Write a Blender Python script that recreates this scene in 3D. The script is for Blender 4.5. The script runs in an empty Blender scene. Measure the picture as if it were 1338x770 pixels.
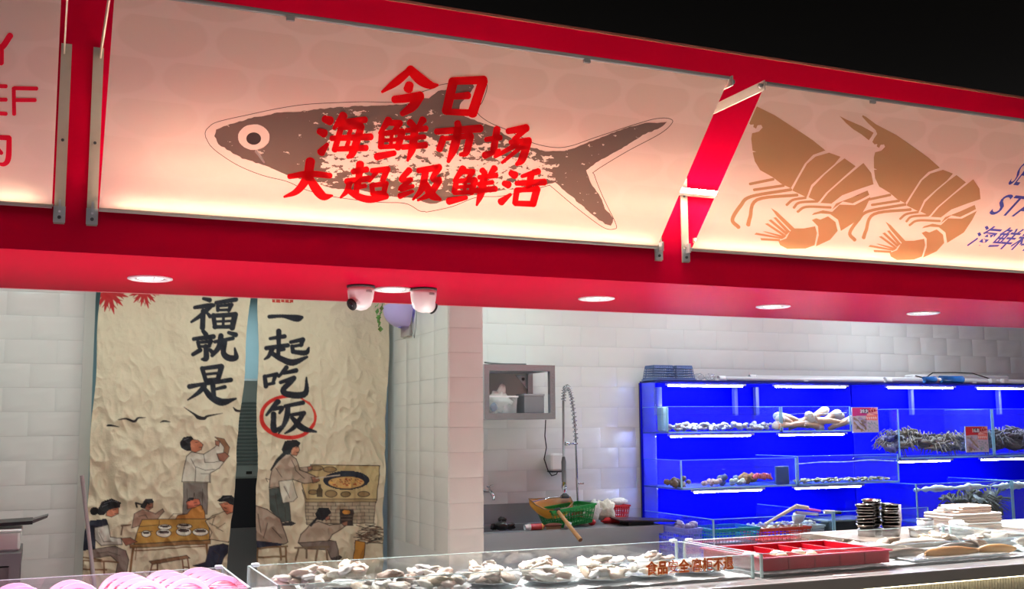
import bpy, math, random
import numpy as np
from mathutils import Vector, Matrix, noise
from mathutils.geometry import tessellate_polygon

random.seed(7)
SC = bpy.context.scene
COL = SC.collection

# ------------------------------------------------------------------ camera
F = 1404.0; CX, CY = 669.0, 385.0
def _unit(v): return v / np.linalg.norm(v)
_d1 = _unit(np.array([3928 - CX, 531 - CY, F]))
_d2 = np.array([56 - CX, 562 - CY, F]); _d2 = _unit(_d2 - _d1 * _d1.dot(_d2))
_d3 = np.cross(_d1, _d2); _d3 = -_d3 if _d3[1] > 0 else _d3
RM = np.stack([_d1, _d2, _d3])
EYE = np.array([0.0, 0.0, 1.55])
cam_d = bpy.data.cameras.new('camera'); cam = bpy.data.objects.new('camera', cam_d); COL.objects.link(cam)
cam_d.sensor_fit = 'HORIZONTAL'; cam_d.sensor_width = 36.0; cam_d.lens = F / 1338 * 36
cam_d.clip_start = 0.05; cam_d.clip_end = 100
_m = Matrix.Identity(4)
for r in range(3):
    _m[r][0] = RM[r, 0]; _m[r][1] = -RM[r, 1]; _m[r][2] = -RM[r, 2]; _m[r][3] = EYE[r]
cam.matrix_world = _m
SC.camera = cam

# ------------------------------------------------------------------ world, lights, exposure
SC.view_settings.view_transform = 'Standard'; SC.view_settings.look = 'None'
SC.view_settings.gamma = 1.0; SC.view_settings.use_curve_mapping = False
SC.view_settings.exposure = 0.0
SC.cycles.transparent_max_bounces = 40
W = bpy.data.worlds.new('hall'); SC.world = W; W.use_nodes = True
W.node_tree.nodes['Background'].inputs[0].default_value = (1.0, 0.93, 0.88, 1)
W.node_tree.nodes['Background'].inputs[1].default_value = 0.20

def area(name, loc, size, power, col=(1, 1, 1), rot=(0, 0, 0), sy=None):
    l = bpy.data.lights.new(name, 'AREA'); l.energy = power; l.color = col; l.size = size
    if sy: l.shape = 'RECTANGLE'; l.size_y = sy
    o = bpy.data.objects.new(name, l); COL.objects.link(o); o.location = loc; o.rotation_euler = rot
    return o
# lamps in the stall's own ceiling (behind the red lintel)
for x, p in ((-0.2, 13), (1.25, 12), (2.95, 13), (4.6, 12), (6.3, 17)):
    area('stall_ceiling_lamp', (x, 6.25, 2.78), 0.6, p, (0.78, 1.0, 0.94) if x < 4 else (.78, .93, 1))
# added unseen fill lights behind the counter, brightening the underside of the lintel
for x, p, c in ((-.6, 4.6, (1, .55, .72)), (.5, 4.4, (1, .62, .76)), (1.6, 3.2, (1, .9, .9)), (2.8, 2.8, (1, .92, .92)), (4.0, 2.8, (.95, .8, 1)), (5.2, 3, (.9, .7, 1)), (6.4, 3.6, (.9, .7, 1))):
    a_ = area('soffit_fill_light', (x, 4.78, .88), 1.0, p, c, (math.pi, 0, 0), .05); a_.data.spread = math.radians(110)
area('room_lamp', (1.3, 8.2, 2.6), 0.4, 13, (0.85, 0.97, 1.0))
# the hall's ceiling lamps out in front
for x in (-1.0, 2.0, 5.0):
    area('hall_ceiling_lamp', (x, 2.0, 4.4), 1.4, 15, (1.0, 0.92, 0.88))

# ------------------------------------------------------------------ helpers
def lin(c):
    c = c / 255.0
    return c / 12.92 if c <= 0.04045 else ((c + 0.055) / 1.055) ** 2.4
def rgb(r, g, b): return (lin(r), lin(g), lin(b), 1.0)

def ray(x, y): return RM @ np.array([x - CX, y - CY, F])
def onY(x, y, Y): r = ray(x, y); return Vector(EYE + r * (Y / r[1]))
def onZ(x, y, Z): r = ray(x, y); return Vector(EYE + r * ((Z - EYE[2]) / r[2]))
def onX(x, y, X): r = ray(x, y); return Vector(EYE + r * (X / r[0]))

MATS = {}
def nodes_of(name):
    m = bpy.data.materials.new(name); m.use_nodes = True
    nt = m.node_tree
    return m, nt, nt.nodes['Principled BSDF'], nt.nodes['Material Output']
def mat(name, col, rough=0.5, metal=0.0, var=0.06, nscale=12.0, bump=0.0, bscale=60.0, spec=0.5, emit=0.0, ecol=None, coat=0.0, stretch=None, sss=0.0):
    if name in MATS: return MATS[name]
    m, nt, p, out = nodes_of(name)
    tc = nt.nodes.new('ShaderNodeTexCoord'); src = tc.outputs['Object']
    if stretch:
        mp = nt.nodes.new('ShaderNodeMapping'); mp.inputs['Scale'].default_value = stretch
        nt.links.new(src, mp.inputs[0]); src = mp.outputs[0]
    n = nt.nodes.new('ShaderNodeTexNoise'); n.inputs['Scale'].default_value = nscale; n.inputs['Detail'].default_value = 4
    nt.links.new(src, n.inputs['Vector'])
    mx = nt.nodes.new('ShaderNodeMix'); mx.data_type = 'RGBA'
    a = [max(0, c * (1 - var)) for c in col[:3]] + [1]; b = [min(1, c * (1 + var)) for c in col[:3]] + [1]
    mx.inputs[6].default_value = a; mx.inputs[7].default_value = b
    nt.links.new(n.outputs['Fac'], mx.inputs[0]); nt.links.new(mx.outputs[2], p.inputs['Base Color'])
    p.inputs['Roughness'].default_value = rough; p.inputs['Metallic'].default_value = metal
    p.inputs['Specular IOR Level'].default_value = spec; p.inputs['Coat Weight'].default_value = coat
    if bump:
        n2 = nt.nodes.new('ShaderNodeTexNoise'); n2.inputs['Scale'].default_value = bscale; n2.inputs['Detail'].default_value = 3
        nt.links.new(src, n2.inputs['Vector'])
        bp = nt.nodes.new('ShaderNodeBump'); bp.inputs['Strength'].default_value = bump; bp.inputs['Distance'].default_value = 0.01
        nt.links.new(n2.outputs['Fac'], bp.inputs['Height']); nt.links.new(bp.outputs[0], p.inputs['Normal'])
    if emit:
        p.inputs['Emission Color'].default_value = ecol or col; p.inputs['Emission Strength'].default_value = emit
    if sss:
        p.inputs['Subsurface Weight'].default_value = sss; p.inputs['Subsurface Radius'].default_value = (.02, .01, .008)
    MATS[name] = m
    return m
def glassmat(name, tint, gloss=0.06, rough=0.02, haze=0.0, hcol=(1, 1, 1, 1)):
    if name in MATS: return MATS[name]
    m, nt, p, out = nodes_of(name); nt.nodes.remove(p)
    t = nt.nodes.new('ShaderNodeBsdfTransparent'); t.inputs[0].default_value = tint
    g = nt.nodes.new('ShaderNodeBsdfGlossy'); g.inputs['Roughness'].default_value = rough
    lw = nt.nodes.new('ShaderNodeLayerWeight'); lw.inputs[0].default_value = 0.5
    pw = nt.nodes.new('ShaderNodeMath'); pw.operation = 'POWER'; pw.inputs[1].default_value = 5.0; nt.links.new(lw.outputs['Facing'], pw.inputs[0])
    ad = nt.nodes.new('ShaderNodeMath'); ad.operation = 'MULTIPLY_ADD'; ad.inputs[1].default_value = .8; ad.inputs[2].default_value = gloss; ad.use_clamp = True
    nt.links.new(pw.outputs[0], ad.inputs[0])
    mx = nt.nodes.new('ShaderNodeMixShader'); nt.links.new(ad.outputs[0], mx.inputs[0])
    nt.links.new(t.outputs[0], mx.inputs[1]); nt.links.new(g.outputs[0], mx.inputs[2])
    last = mx
    if haze:
        d = nt.nodes.new('ShaderNodeBsdfDiffuse'); d.inputs[0].default_value = hcol
        n = nt.nodes.new('ShaderNodeTexNoise'); n.inputs['Scale'].default_value = 9; n.inputs['Detail'].default_value = 6
        tc = nt.nodes.new('ShaderNodeTexCoord'); nt.links.new(tc.outputs['Object'], n.inputs['Vector'])
        ml = nt.nodes.new('ShaderNodeMath'); ml.operation = 'MULTIPLY'; ml.inputs[1].default_value = haze * 2
        nt.links.new(n.outputs['Fac'], ml.inputs[0])
        m2 = nt.nodes.new('ShaderNodeMixShader'); nt.links.new(ml.outputs[0], m2.inputs[0])
        nt.links.new(mx.outputs[0], m2.inputs[1]); nt.links.new(d.outputs[0], m2.inputs[2]); last = m2
    nt.links.new(last.outputs[0], out.inputs[0])
    MATS[name] = m
    return m
def clothmat(name, col, trans=0.45, scal=None, mask=None):
    """diffuse + translucent sheet; scal: faint overlapping scale motif; mask: worn print (see-through flecks)"""
    if name in MATS: return MATS[name]
    m, nt, p, out = nodes_of(name); nt.nodes.remove(p)
    N = nt.nodes.new; L = nt.links.new
    tc = N('ShaderNodeTexCoord')
    d = N('ShaderNodeBsdfDiffuse'); t = N('ShaderNodeBsdfTranslucent'); mx = N('ShaderNodeMixShader')
    mx.inputs[0].default_value = trans
    L(d.outputs[0], mx.inputs[1]); L(t.outputs[0], mx.inputs[2])
    def math_(op, a, b=None, clamp=False):
        n = N('ShaderNodeMath'); n.operation = op; n.use_clamp = clamp
        for i, v in enumerate((a, b)):
            if v is None: continue
            if hasattr(v, 'is_linked') or hasattr(v, 'links'): L(v, n.inputs[i])
            else: n.inputs[i].default_value = v
        return n.outputs[0]
    if scal:
        s = N('ShaderNodeSeparateXYZ'); L(tc.outputs['Object'], s.inputs[0])
        w, h = scal
        v = math_('DIVIDE', s.outputs[1], h); row = math_('FLOOR', v); fv = math_('SUBTRACT', v, row)
        off = math_('MULTIPLY', math_('MODULO', row, 2.0), 0.5)
        u = math_('ADD', math_('DIVIDE', s.outputs[0], w), off)
        fu = math_('SUBTRACT', math_('FRACT', u), 0.5)
        a = math_('MULTIPLY', math_('MULTIPLY', fu, fu), 4.4)
        b = math_('MULTIPLY', math_('SUBTRACT', fv, 0.62), 1.75); b = math_('MULTIPLY', b, b)
        dd = math_('ADD', a, b)
        k = math_('MULTIPLY', math_('SUBTRACT', 1.0, dd), 6.0, True)
        gr = math_('MULTIPLY', k, math_('MULTIPLY', s.outputs[1], 1.2, True))
        c = N('ShaderNodeMix'); c.data_type = 'RGBA'
        c.inputs[6].default_value = col; c.inputs[7].default_value = [q * f for q, f in zip(col[:3], (.945, .935, .92))] + [1]
        L(gr, c.inputs[0]); L(c.outputs[2], d.inputs[0]); L(c.outputs[2], t.inputs[0])
    else:
        d.inputs[0].default_value = col; t.inputs[0].default_value = col
    last = mx.outputs[0]
    if mask:
        x0, x1, x2, x3, ylo, yhi, ybot = mask
        s = N('ShaderNodeSeparateXYZ'); L(tc.outputs['Object'], s.inputs[0])
        n = N('ShaderNodeTexNoise'); n.inputs['Scale'].default_value = 26; n.inputs['Detail'].default_value = 5; n.inputs['Roughness'].default_value = .62
        mp = N('ShaderNodeMapping'); mp.inputs['Scale'].default_value = (0.75, 1.2, 1); L(tc.outputs['Object'], mp.inputs[0]); L(mp.outputs[0], n.inputs['Vector'])
        def ramp(val, a, b):
            r = N('ShaderNodeMapRange'); r.inputs[1].default_value = a; r.inputs[2].default_value = b; L(val, r.inputs[0]); return r.outputs[0]
        gx = math_('MULTIPLY', ramp(s.outputs[0], x0, x1), ramp(s.outputs[0], x3, x2))
        # the worn patch hugs the belly: its upper limit falls towards the tail
        line = math_('ADD', s.outputs[1], math_('MULTIPLY', math_('SUBTRACT', s.outputs[0], x1), 0.05))
        gy = ramp(line, yhi, ylo)
        g = math_('MULTIPLY', math_('MULTIPLY', gx, gy), ramp(s.outputs[1], ybot - .05, ybot + .10))
        e = math_('ADD', n.outputs['Fac'], math_('MULTIPLY', g, 0.22))
        k = math_('GREATER_THAN', e, 0.66)
        tr = N('ShaderNodeBsdfTransparent'); m3 = N('ShaderNodeMixShader')
        L(k, m3.inputs[0]); L(last, m3.inputs[1]); L(tr.outputs[0], m3.inputs[2]); last = m3.outputs[0]
    L(last, out.inputs[0])
    MATS[name] = m
    return m

class MB:
    def __init__(s): s.v = []; s.f = []
    def add(s, vs, fs):
        o = len(s.v); s.v += [tuple(p) for p in vs]; s.f += [tuple(i + o for i in q) for q in fs]; return s
    def box(s, x0, x1, y0, y1, z0, z1):
        return s.add([(x0,y0,z0),(x1,y0,z0),(x1,y1,z0),(x0,y1,z0),(x0,y0,z1),(x1,y0,z1),(x1,y1,z1),(x0,y1,z1)],
            [(3,2,1,0),(4,5,6,7),(0,1,5,4),(1,2,6,5),(2,3,7,6),(3,0,4,7)])
    def rbox(s, x0, x1, y0, y1, z0, z1, b):
        """box with chamfered edges"""
        vs = []
        for z, i in ((z0, b), (z0 + b, 0), (z1 - b, 0), (z1, b)):
            for (x, y) in ((x0+i+b*0, y0+i), (x1-i, y0+i), (x1-i, y1-i), (x0+i, y1-i)):
                pass
            X0, X1, Y0, Y1 = x0+i, x1-i, y0+i, y1-i
            vs += [(X0+b,Y0,z),(X1-b,Y0,z),(X1,Y0+b,z),(X1,Y1-b,z),(X1-b,Y1,z),(X0+b,Y1,z),(X0,Y1-b,z),(X0,Y0+b,z)]
        fs = [tuple(range(7, -1, -1)), tuple(range(24, 32))]
        for r in range(3):
            for k in range(8):
                k2 = (k + 1) % 8; fs.append((r*8+k, r*8+k2, r*8+8+k2, r*8+8+k))
        return s.add(vs, fs)
    def obox(s, c, sx, sy, sz, M=None):
        M = M or Matrix.Identity(3); c = Vector(c)
        vs = [c + M @ Vector((a*sx/2, b*sy/2, d*sz/2)) for d in (-1, 1) for (a, b) in ((-1,-1),(1,-1),(1,1),(-1,1))]
        return s.add(vs, [(3,2,1,0),(4,5,6,7),(0,1,5,4),(1,2,6,5),(2,3,7,6),(3,0,4,7)])
    def tube(s, pts, r, n=8, cap=True):
        pts = [Vector(p) for p in pts]; rs = r if isinstance(r, (list, tuple)) else [r] * len(pts)
        vs = []; up = None
        for i, p in enumerate(pts):
            t = (pts[min(i+1, len(pts)-1)] - pts[max(i-1, 0)])
            t = t.normalized() if t.length > 1e-9 else Vector((0,0,1))
            if up is None:
                up = Vector((0,0,1)) if abs(t.z) < .9 else Vector((1,0,0))
            a = t.cross(up)
            if a.length < 1e-6: a = t.orthogonal()
            a.normalize(); b = a.cross(t).normalized(); up = b
            for k in range(n):
                q = 2*math.pi*k/n; vs.append(p + (a*math.cos(q) + b*math.sin(q)) * rs[i])
        fs = []
        for i in range(len(pts)-1):
            for k in range(n):
                k2 = (k+1) % n; fs.append((i*n+k, i*n+k2, (i+1)*n+k2, (i+1)*n+k))
        if cap: fs += [tuple(range(n)), tuple(range((len(pts)-1)*n + n-1, (len(pts)-1)*n - 1, -1))]
        return s.add(vs, fs)
    def lathe(s, prof, c=(0,0,0), n=20, M=None, cap=(True, True)):
        M = M or Matrix.Identity(3); c = Vector(c); vs = []
        for (r, z) in prof:
            for k in range(n):
                q = 2*math.pi*k/n; vs.append(c + M @ Vector((r*math.cos(q), r*math.sin(q), z)))
        fs = []
        for i in range(len(prof)-1):
            for k in range(n):
                k2 = (k+1) % n; fs.append((i*n+k, i*n+k2, (i+1)*n+k2, (i+1)*n+k))
        if cap[0]: fs.append(tuple(range(n-1, -1, -1)))
        if cap[1]: fs.append(tuple(range((len(prof)-1)*n, len(prof)*n)))
        return s.add(vs, fs)
    def blob(s, c, rx, ry, rz, M=None, amp=0.15, freq=2.0, seed=0, nu=12, nv=8, flat=0.0):
        M = M or Matrix.Identity(3); c = Vector(c); vs = []; sd = Vector((seed*7.13, seed*3.7, seed*1.9))
        def pt(th, ph):
            d = Vector((math.sin(th)*math.cos(ph), math.sin(th)*math.sin(ph), math.cos(th)))
            k = 1 + amp * noise.noise(d*freq + sd) + amp*.5*noise.noise(d*freq*2.3 + sd)
            z = d.z
            if flat and z < 0: z *= (1 - flat)
            return c + M @ Vector((d.x*rx*k, d.y*ry*k, z*rz*k))
        vs.append(pt(0, 0))
        for i in range(1, nv):
            for j in range(nu): vs.append(pt(math.pi*i/nv, 2*math.pi*j/nu))
        vs.append(pt(math.pi, 0))
        fs = [(0, 1+j, 1+(j+1) % nu) for j in range(nu)]
        for i in range(nv-2):
            for j in range(nu):
                a = 1+i*nu+j; b = 1+i*nu+(j+1) % nu; fs.append((a, a+nu, b+nu, b))
        o = 1+(nv-2)*nu; e = len(vs)-1
        fs += [(o+(j+1) % nu, o+j, e) for j in range(nu)]
        return s.add(vs, fs)
    def sheet(s, fn, nu, nv):
        vs = [fn(i/nu, j/nv) for j in range(nv+1) for i in range(nu+1)]
        fs = [(j*(nu+1)+i, j*(nu+1)+i+1, (j+1)*(nu+1)+i+1, (j+1)*(nu+1)+i) for j in range(nv) for i in range(nu)]
        return s.add(vs, fs)
    def mesh(s, name, m, off=(0,0,0), smooth=False):
        me = bpy.data.meshes.new(name); ox, oy, oz = off
        me.from_pydata([(x-ox, y-oy, z-oz) for x, y, z in s.v], [], s.f); me.update()
        if m: me.materials.append(m)
        if smooth: me.shade_smooth()
        return me
    def build(s, name, m, parent=None, smooth=False, origin=None):
        if parent is not None:
            off = world_off(parent)
        else:
            a = np.array(s.v); off = origin or ((a[:,0].min()+a[:,0].max())/2, (a[:,1].min()+a[:,1].max())/2, a[:,2].min())
        o = bpy.data.objects.new(name, s.mesh(name, m, off, smooth)); COL.objects.link(o)
        if parent is not None: o.parent = parent
        else: o.location = off
        return o
def world_off(o):
    v = Vector((0,0,0))
    while o is not None: v += o.location; o = o.parent
    return tuple(v)
def tag(o, label, cat=None, group=None, kind=None):
    o['label'] = label
    if cat: o['category'] = cat
    if group: o['group'] = group
    if kind: o['kind'] = kind
    return o
def thing(name, label, cat, loc=(0,0,0), group=None):
    o = bpy.data.objects.new(name, None); o.empty_display_size = .05; COL.objects.link(o); o.location = loc
    return tag(o, label, cat, group)
def struct(o, label=None):
    o['kind'] = 'structure'
    if label: o['label'] = label
    return o
def obj(name, me, loc, parent=None, rot=None, scale=None):
    o = bpy.data.objects.new(name, me); COL.objects.link(o)
    if parent is not None: o.parent = parent
    o.location = loc
    if rot: o.rotation_euler = rot
    if scale: o.scale = scale
    return o
def copy_tree(o, parent=None):
    c = o.copy(); COL.objects.link(c); c.parent = parent
    for ch in list(o.children): copy_tree(ch, c)
    return c
def rotm(ax, deg): return Matrix.Rotation(math.radians(deg), 3, ax)

# ---- materials
STEEL = mat('brushed_steel', rgb(188, 192, 196), .32, .6, .10, 5, .05, 90, stretch=(1, 1, 14))
STEELD = mat('dull_steel', rgb(140, 140, 142), .45, .85, .12, 6)
CHROME = mat('chrome', rgb(200, 204, 208), .12, 1, .03)
ZINC = mat('bracket_zinc', rgb(172, 166, 155), .5, .35, .08, 20)
TILE = mat('white_tile', rgb(222, 224, 220), .28, 0, .025, 3, .12, 7, coat=.2)
GROUT = mat('grout', rgb(208, 210, 207), .9)
RED = mat('red_lintel_paint', (.47, .0010, .026, 1), .48, 0, .03, 2, .02, 8, spec=.015)
BLACKP = mat('black_paint', rgb(22, 18, 20), .85)
WHITEP = mat('white_plastic', rgb(232, 232, 232), .35)
BLACKPL = mat('black_plastic', rgb(20, 20, 22), .4)
DKGREY = mat('dark_grey', rgb(58, 60, 64), .55)
GLASS = glassmat('clear_glass', (.95, .985, .99, 1), .04, .02, .006, (.7, .85, 1, 1))
ACRYL = glassmat('clear_acrylic', (.95, .98, .98, 1), .09, .04, .03, (.95, .97, 1, 1))
GEDGE = mat('glass_edge', rgb(150, 205, 225), .15, 0, .05, spec=.8)
WATER = glassmat('tank_water', (.80, .90, 1.0, 1), .03, .01)
BLUE = mat('blue_backing_board', (0.0, 0.0004, 0.72, 1), .55, 0, .05, 3, spec=.02)
BLUED = mat('dark_blue_frame', rgb(16, 24, 110), .5)
FOAM_AND_GLINT = mat('foam', rgb(225, 235, 250), .6, 0, .1, 40, .5, 60)  # white foam, also the painted reflection along calmer waterlines
LED = mat('led_white', (1, 1, 1, 1), .5, emit=150, ecol=(.80, .88, 1, 1))
LEDW = mat('led_warm', (1, .9, .7, 1), .5, emit=150, ecol=(1, .84, .66, 1))
DARKIN = mat('downlight_reflector', rgb(170, 165, 160), .3, .6)
LAMPF = mat('lamp_face', (1, 1, 1, 1), .5, emit=6, ecol=(1, .97, .93, 1))
ICE = mat('crushed_ice', rgb(228, 234, 238), .4, 0, .08, 40, .7, 70, sss=0)
REDPL = mat('red_plastic', rgb(182, 14, 38), .35, 0, .06)

# ------------------------------------------------------------------ the setting
YF, YR, ZS, ZT = 4.56, 5.836, 2.25, 3.493
YB, YP, YD = 7.12, 6.08, 7.35
PX0, PX1 = 2.218, 2.446
XL, XR = -1.6, 9.2
o = struct(MB().box(-6, 12, -5, 10.5, -.06, 0).build('floor', mat('floor_tile', rgb(206, 198, 188), .35, 0, .06, 2)), 'grey hall floor')
o = struct(MB().box(-6, 14, -5, 16, 4.6, 4.7).build('ceiling', mat('black_ceiling', rgb(20, 17, 18), .9, 0, .25, 4)), 'black hall ceiling above the red lintel')
ceil2 = struct(MB().box(XL, XR, YR, 9.0, 2.82, 2.9).build('ceiling_stall', mat('stall_ceiling_white', rgb(205, 208, 206), .8)), 'white ceiling of the stall')
lint = struct(MB().box(XL, XR, YF, YR, ZS, ZT).build('trim_1', RED), 'red painted lintel above the seafood stall')
MB().box(XL, XR, YF - .008, YR + .006, ZT, ZT + .012).build('top_edge', mat('edge_brown', rgb(120, 60, 50), .6), lint)  # plain brown strip along the top of the lintel
MB().box(XL, XR, YR, YR + .012, ZS - .002, ZS + .03).build('rear_edge_trim', mat('pink_trim', rgb(230, 170, 170), .5), lint)
for s_, x0, x1 in (('wall_left_end', XL - .1, XL), ('wall_right', XR, XR + .1)):
    struct(MB().box(x0, x1, YF, 9.0, 0, 2.9).build(s_, mat('plain_wall', rgb(205, 205, 202), .8)), 'plain end wall of the stall')

def tile_mesh(w, h, d=.0032, g=.0015, c=.005):
    x, z = w/2 - g*.3, h/2 - g; a, b = x - c*.5, z - c
    # lies in the XZ plane, faces -Y, slightly pillowed
    vs = [(-x,0,-z),(x,0,-z),(x,0,z),(-x,0,z),(-x,-d*.55,-z),(x,-d*.55,-z),(x,-d*.55,z),(-x,-d*.55,z),
          (-a,-d*.9,-b),(a,-d*.9,-b),(a,-d*.9,b),(-a,-d*.9,b),(-a*.5,-d*1.06,-b*.45),(a*.5,-d,-b*.45),(a*.5,-d*1.06,b*.45),(-a*.5,-d,b*.45)]
    fs = []
    for k in range(4):
        k2 = (k+1) % 4
        fs += [(k, k2, 4+k2, 4+k), (4+k, 4+k2, 8+k2, 8+k), (8+k, 8+k2, 12+k2, 12+k)]
    fs.append((12, 13, 14, 15))
    m = MB(); m.add(vs, fs); me = m.mesh('tile', TILE)
    me.shade_smooth()
    me.set_sharp_from_angle(angle=math.radians(32))
    return me
TW, TH = .30, .15
tm = tile_mesh(TW, TH); thalf = tile_mesh(TW/2, TH)
def tile_wall(wall, x0, x1, z0, z1, zline, Yface, skip=None, axis='X', off0=0.0):
    k0 = math.floor((z0 - zline)/TH); loc0 = Vector(world_off(wall))
    r = k0
    while zline + r*TH < z1 - .01:
        zc = zline + (r + .5)*TH
        x = x0 + (off0 if r % 2 == 0 else 0)
        if r % 2: x += 0
        xs = []
        if r % 2: xs.append((x0 + TW/4, thalf)); x = x0 + TW/2
        while x < x1 - .02:
            w = min(TW, x1 - x)
            if w > TW - .01: xs.append((x + TW/2, tm))
            elif w > .05: xs.append((x + w/2, tile_mesh(w, TH)))
            x += TW
        for xc, me in xs:
            if skip and skip(xc, zc): continue
            if axis == 'X': p = Vector((xc, Yface, zc)); rot = None
            else: p = Vector((Yface, xc, zc)); rot = (0, 0, -math.pi/2)
            t = obj('tile', me, p - loc0, wall, rot)
        r += 1
wb = struct(MB().box(PX1 - .1, XR, YB, YB + .12, 0, 2.82).build('wall_back', GROUT), 'white tiled back wall of the stall')
tile_wall(wb, PX1, 8.6, .95, 2.50, 1.535, YB, lambda x, z: x > 4.45 and z < 1.75)
wl = struct(MB().box(XL, .212, YD, YD + .12, 0, 2.82).build('wall_left', GROUT), 'white tiled wall left of the curtained doorway')
tile_wall(wl, -.688, .212, .75, 2.50, 1.512, YD)
MB().box(.212, .275, YD - .02, YD + .14, 0, 2.82).build('door_jamb', mat('grey_jamb', rgb(212, 214, 208), .5), wl)
wp = struct(MB().box(PX0 + .009, PX1 - .009, YP + .009, YD + .1, 0, 2.82).build('wall_pier', GROUT), 'white tiled pier between the curtain and the sink')
def pier_tiles():
    loc0 = Vector(world_off(wp))
    r = -5; fm = tile_mesh(PX1 - PX0, TH); sm = [tile_mesh(.28, TH)]
    while 1.546 + r*TH < 2.5:
        zc = 1.546 + (r + .5)*TH
        obj('tile', fm, Vector(((PX0+PX1)/2, YP + .009, zc)) - loc0, wp)
        for k in range(4):
            obj('tile', sm[0], Vector((PX0 + .009, YP + .14 + k*.28, zc)) - loc0, wp, (0, 0, -math.pi/2))
        r += 1
pier_tiles()
# the room behind the curtain
w2 = struct(MB().box(XL, PX1 + .3, 8.9, 9.0, 0, 2.82).build('wall_room', mat('pale_blue_wall', rgb(150, 182, 188), .8)), 'pale blue wall of the room behind the curtain')
d1 = struct(MB().box(PX0 - .13, PX0 + .01, YD - .01, YD + .05, 0, 2.6).build('door_1', mat('pale_blue_door', rgb(170, 204, 228), .45)), 'pale blue door edge beside the tiled pier')
MB().box(PX0 - .142, PX0 - .130, YD - .015, YD + .04, 0, 2.1).build('door_gasket', mat('maroon_gasket', rgb(90, 25, 45), .6), d1)

# ------------------------------------------------------------------ banners on the lintel
BY0, BZ0 = 4.535, 2.425; BY1, BZ1 = 3.885, 3.09
BL = math.hypot(BY0 - BY1, BZ1 - BZ0); VV = Vector((0, (BY1-BY0)/BL, (BZ1-BZ0)/BL)); NN = Vector((1,0,0)).cross(VV)
if NN.y > 0: NN = -NN
def bpix(x, y):
    """photo pixel -> (X along, s up) on the tilted banner plane"""
    r = Vector(ray(x, y)); P0 = Vector((0, BY0, BZ0)); e = Vector(EYE)
    t = (P0 - e).dot(NN) / r.dot(NN); p = e + r*t
    return p.x, (p - P0).dot(VV)
CLOTH = clothmat('banner_fabric', rgb(244, 232, 222), .64, (.35, .17))
PRINT_RED = clothmat('print_red', rgb(240, 26, 34), .5)
PRINT_PINK = clothmat('print_pink_red', rgb(240, 40, 70), .5)
PRINT_BLUE = clothmat('print_blue', rgb(82, 94, 186), .5)
PRINT_GOLD = clothmat('print_gold', rgb(196, 160, 120), .5)
PRINT_DARK = clothmat('print_dark_line', rgb(88, 74, 70), .3)

BM = Matrix(((1, 0, 0), (0, VV.y, NN.y), (0, VV.z, NN.z)))   # local (x, s, n) -> world
BROT = Matrix(((1, 0, 0), (0, VV.y, -NN.y), (0, VV.z, -NN.z)))
def banner(x0, x1, label):
    root = thing('fabric_banner', label, 'banner', (x0, BY0, BZ0))
    # local frame of the fabric: x along, y up the slope, z away from the viewer
    def flat(m, name, mt, lift=0.0, parent=root):
        me = bpy.data.meshes.new(name)
        me.from_pydata([(x - x0, s, -lift) for x, s in m[0]], [], m[1]); me.update(); me.materials.append(mt)
        o = bpy.data.objects.new(name, me); COL.objects.link(o); o.parent = parent
        if parent is root: o.matrix_local = BROT.to_4x4()
        return o
    root_flat = flat
    nx = max(2, int((x1-x0)/.05))
    g = MB().sheet(lambda u, v: (x0+(x1-x0)*u, BL*v, 0), nx, 12)
    cl = flat(([(a, b) for a, b, c in g.v], g.f), 'fabric', CLOTH)
    sd = cl.modifiers.new('thickness', 'SOLIDIFY'); sd.thickness = .0008; sd.offset = 1
    rail = mat('rail_grey', rgb(150, 146, 142), .45, .3)
    p1 = Vector((0, BY1, BZ1)); p0 = Vector((0, BY0, BZ0))
    MB().tube([(x0, p1.y, p1.z), (x1, p1.y, p1.z)], .009, 10).build('top_rail', rail, root, True)
    MB().tube([(x0, p0.y, p0.z), (x1, p0.y, p0.z)], .009, 10).build('bottom_rail', rail, root, True)
    x = x0 + .62
    while x < x1 - .3:
        MB().obox((x, p1.y, p1.z - .014), .03, .012, .016).build('rail_clip', rail, root)
        x += 1.25
    return root, flat
b1, flat1 = banner(-1.35, -.004, 'backlit cream banner with pink-red letters, cut off by the left picture edge')
b2, flat2 = banner(.169, 2.754, 'backlit cream banner with dark fish print and red brush characters')
b3, flat3 = banner(2.955, 5.9, 'backlit cream banner with two golden prawns and blue slanted lettering')

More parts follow.
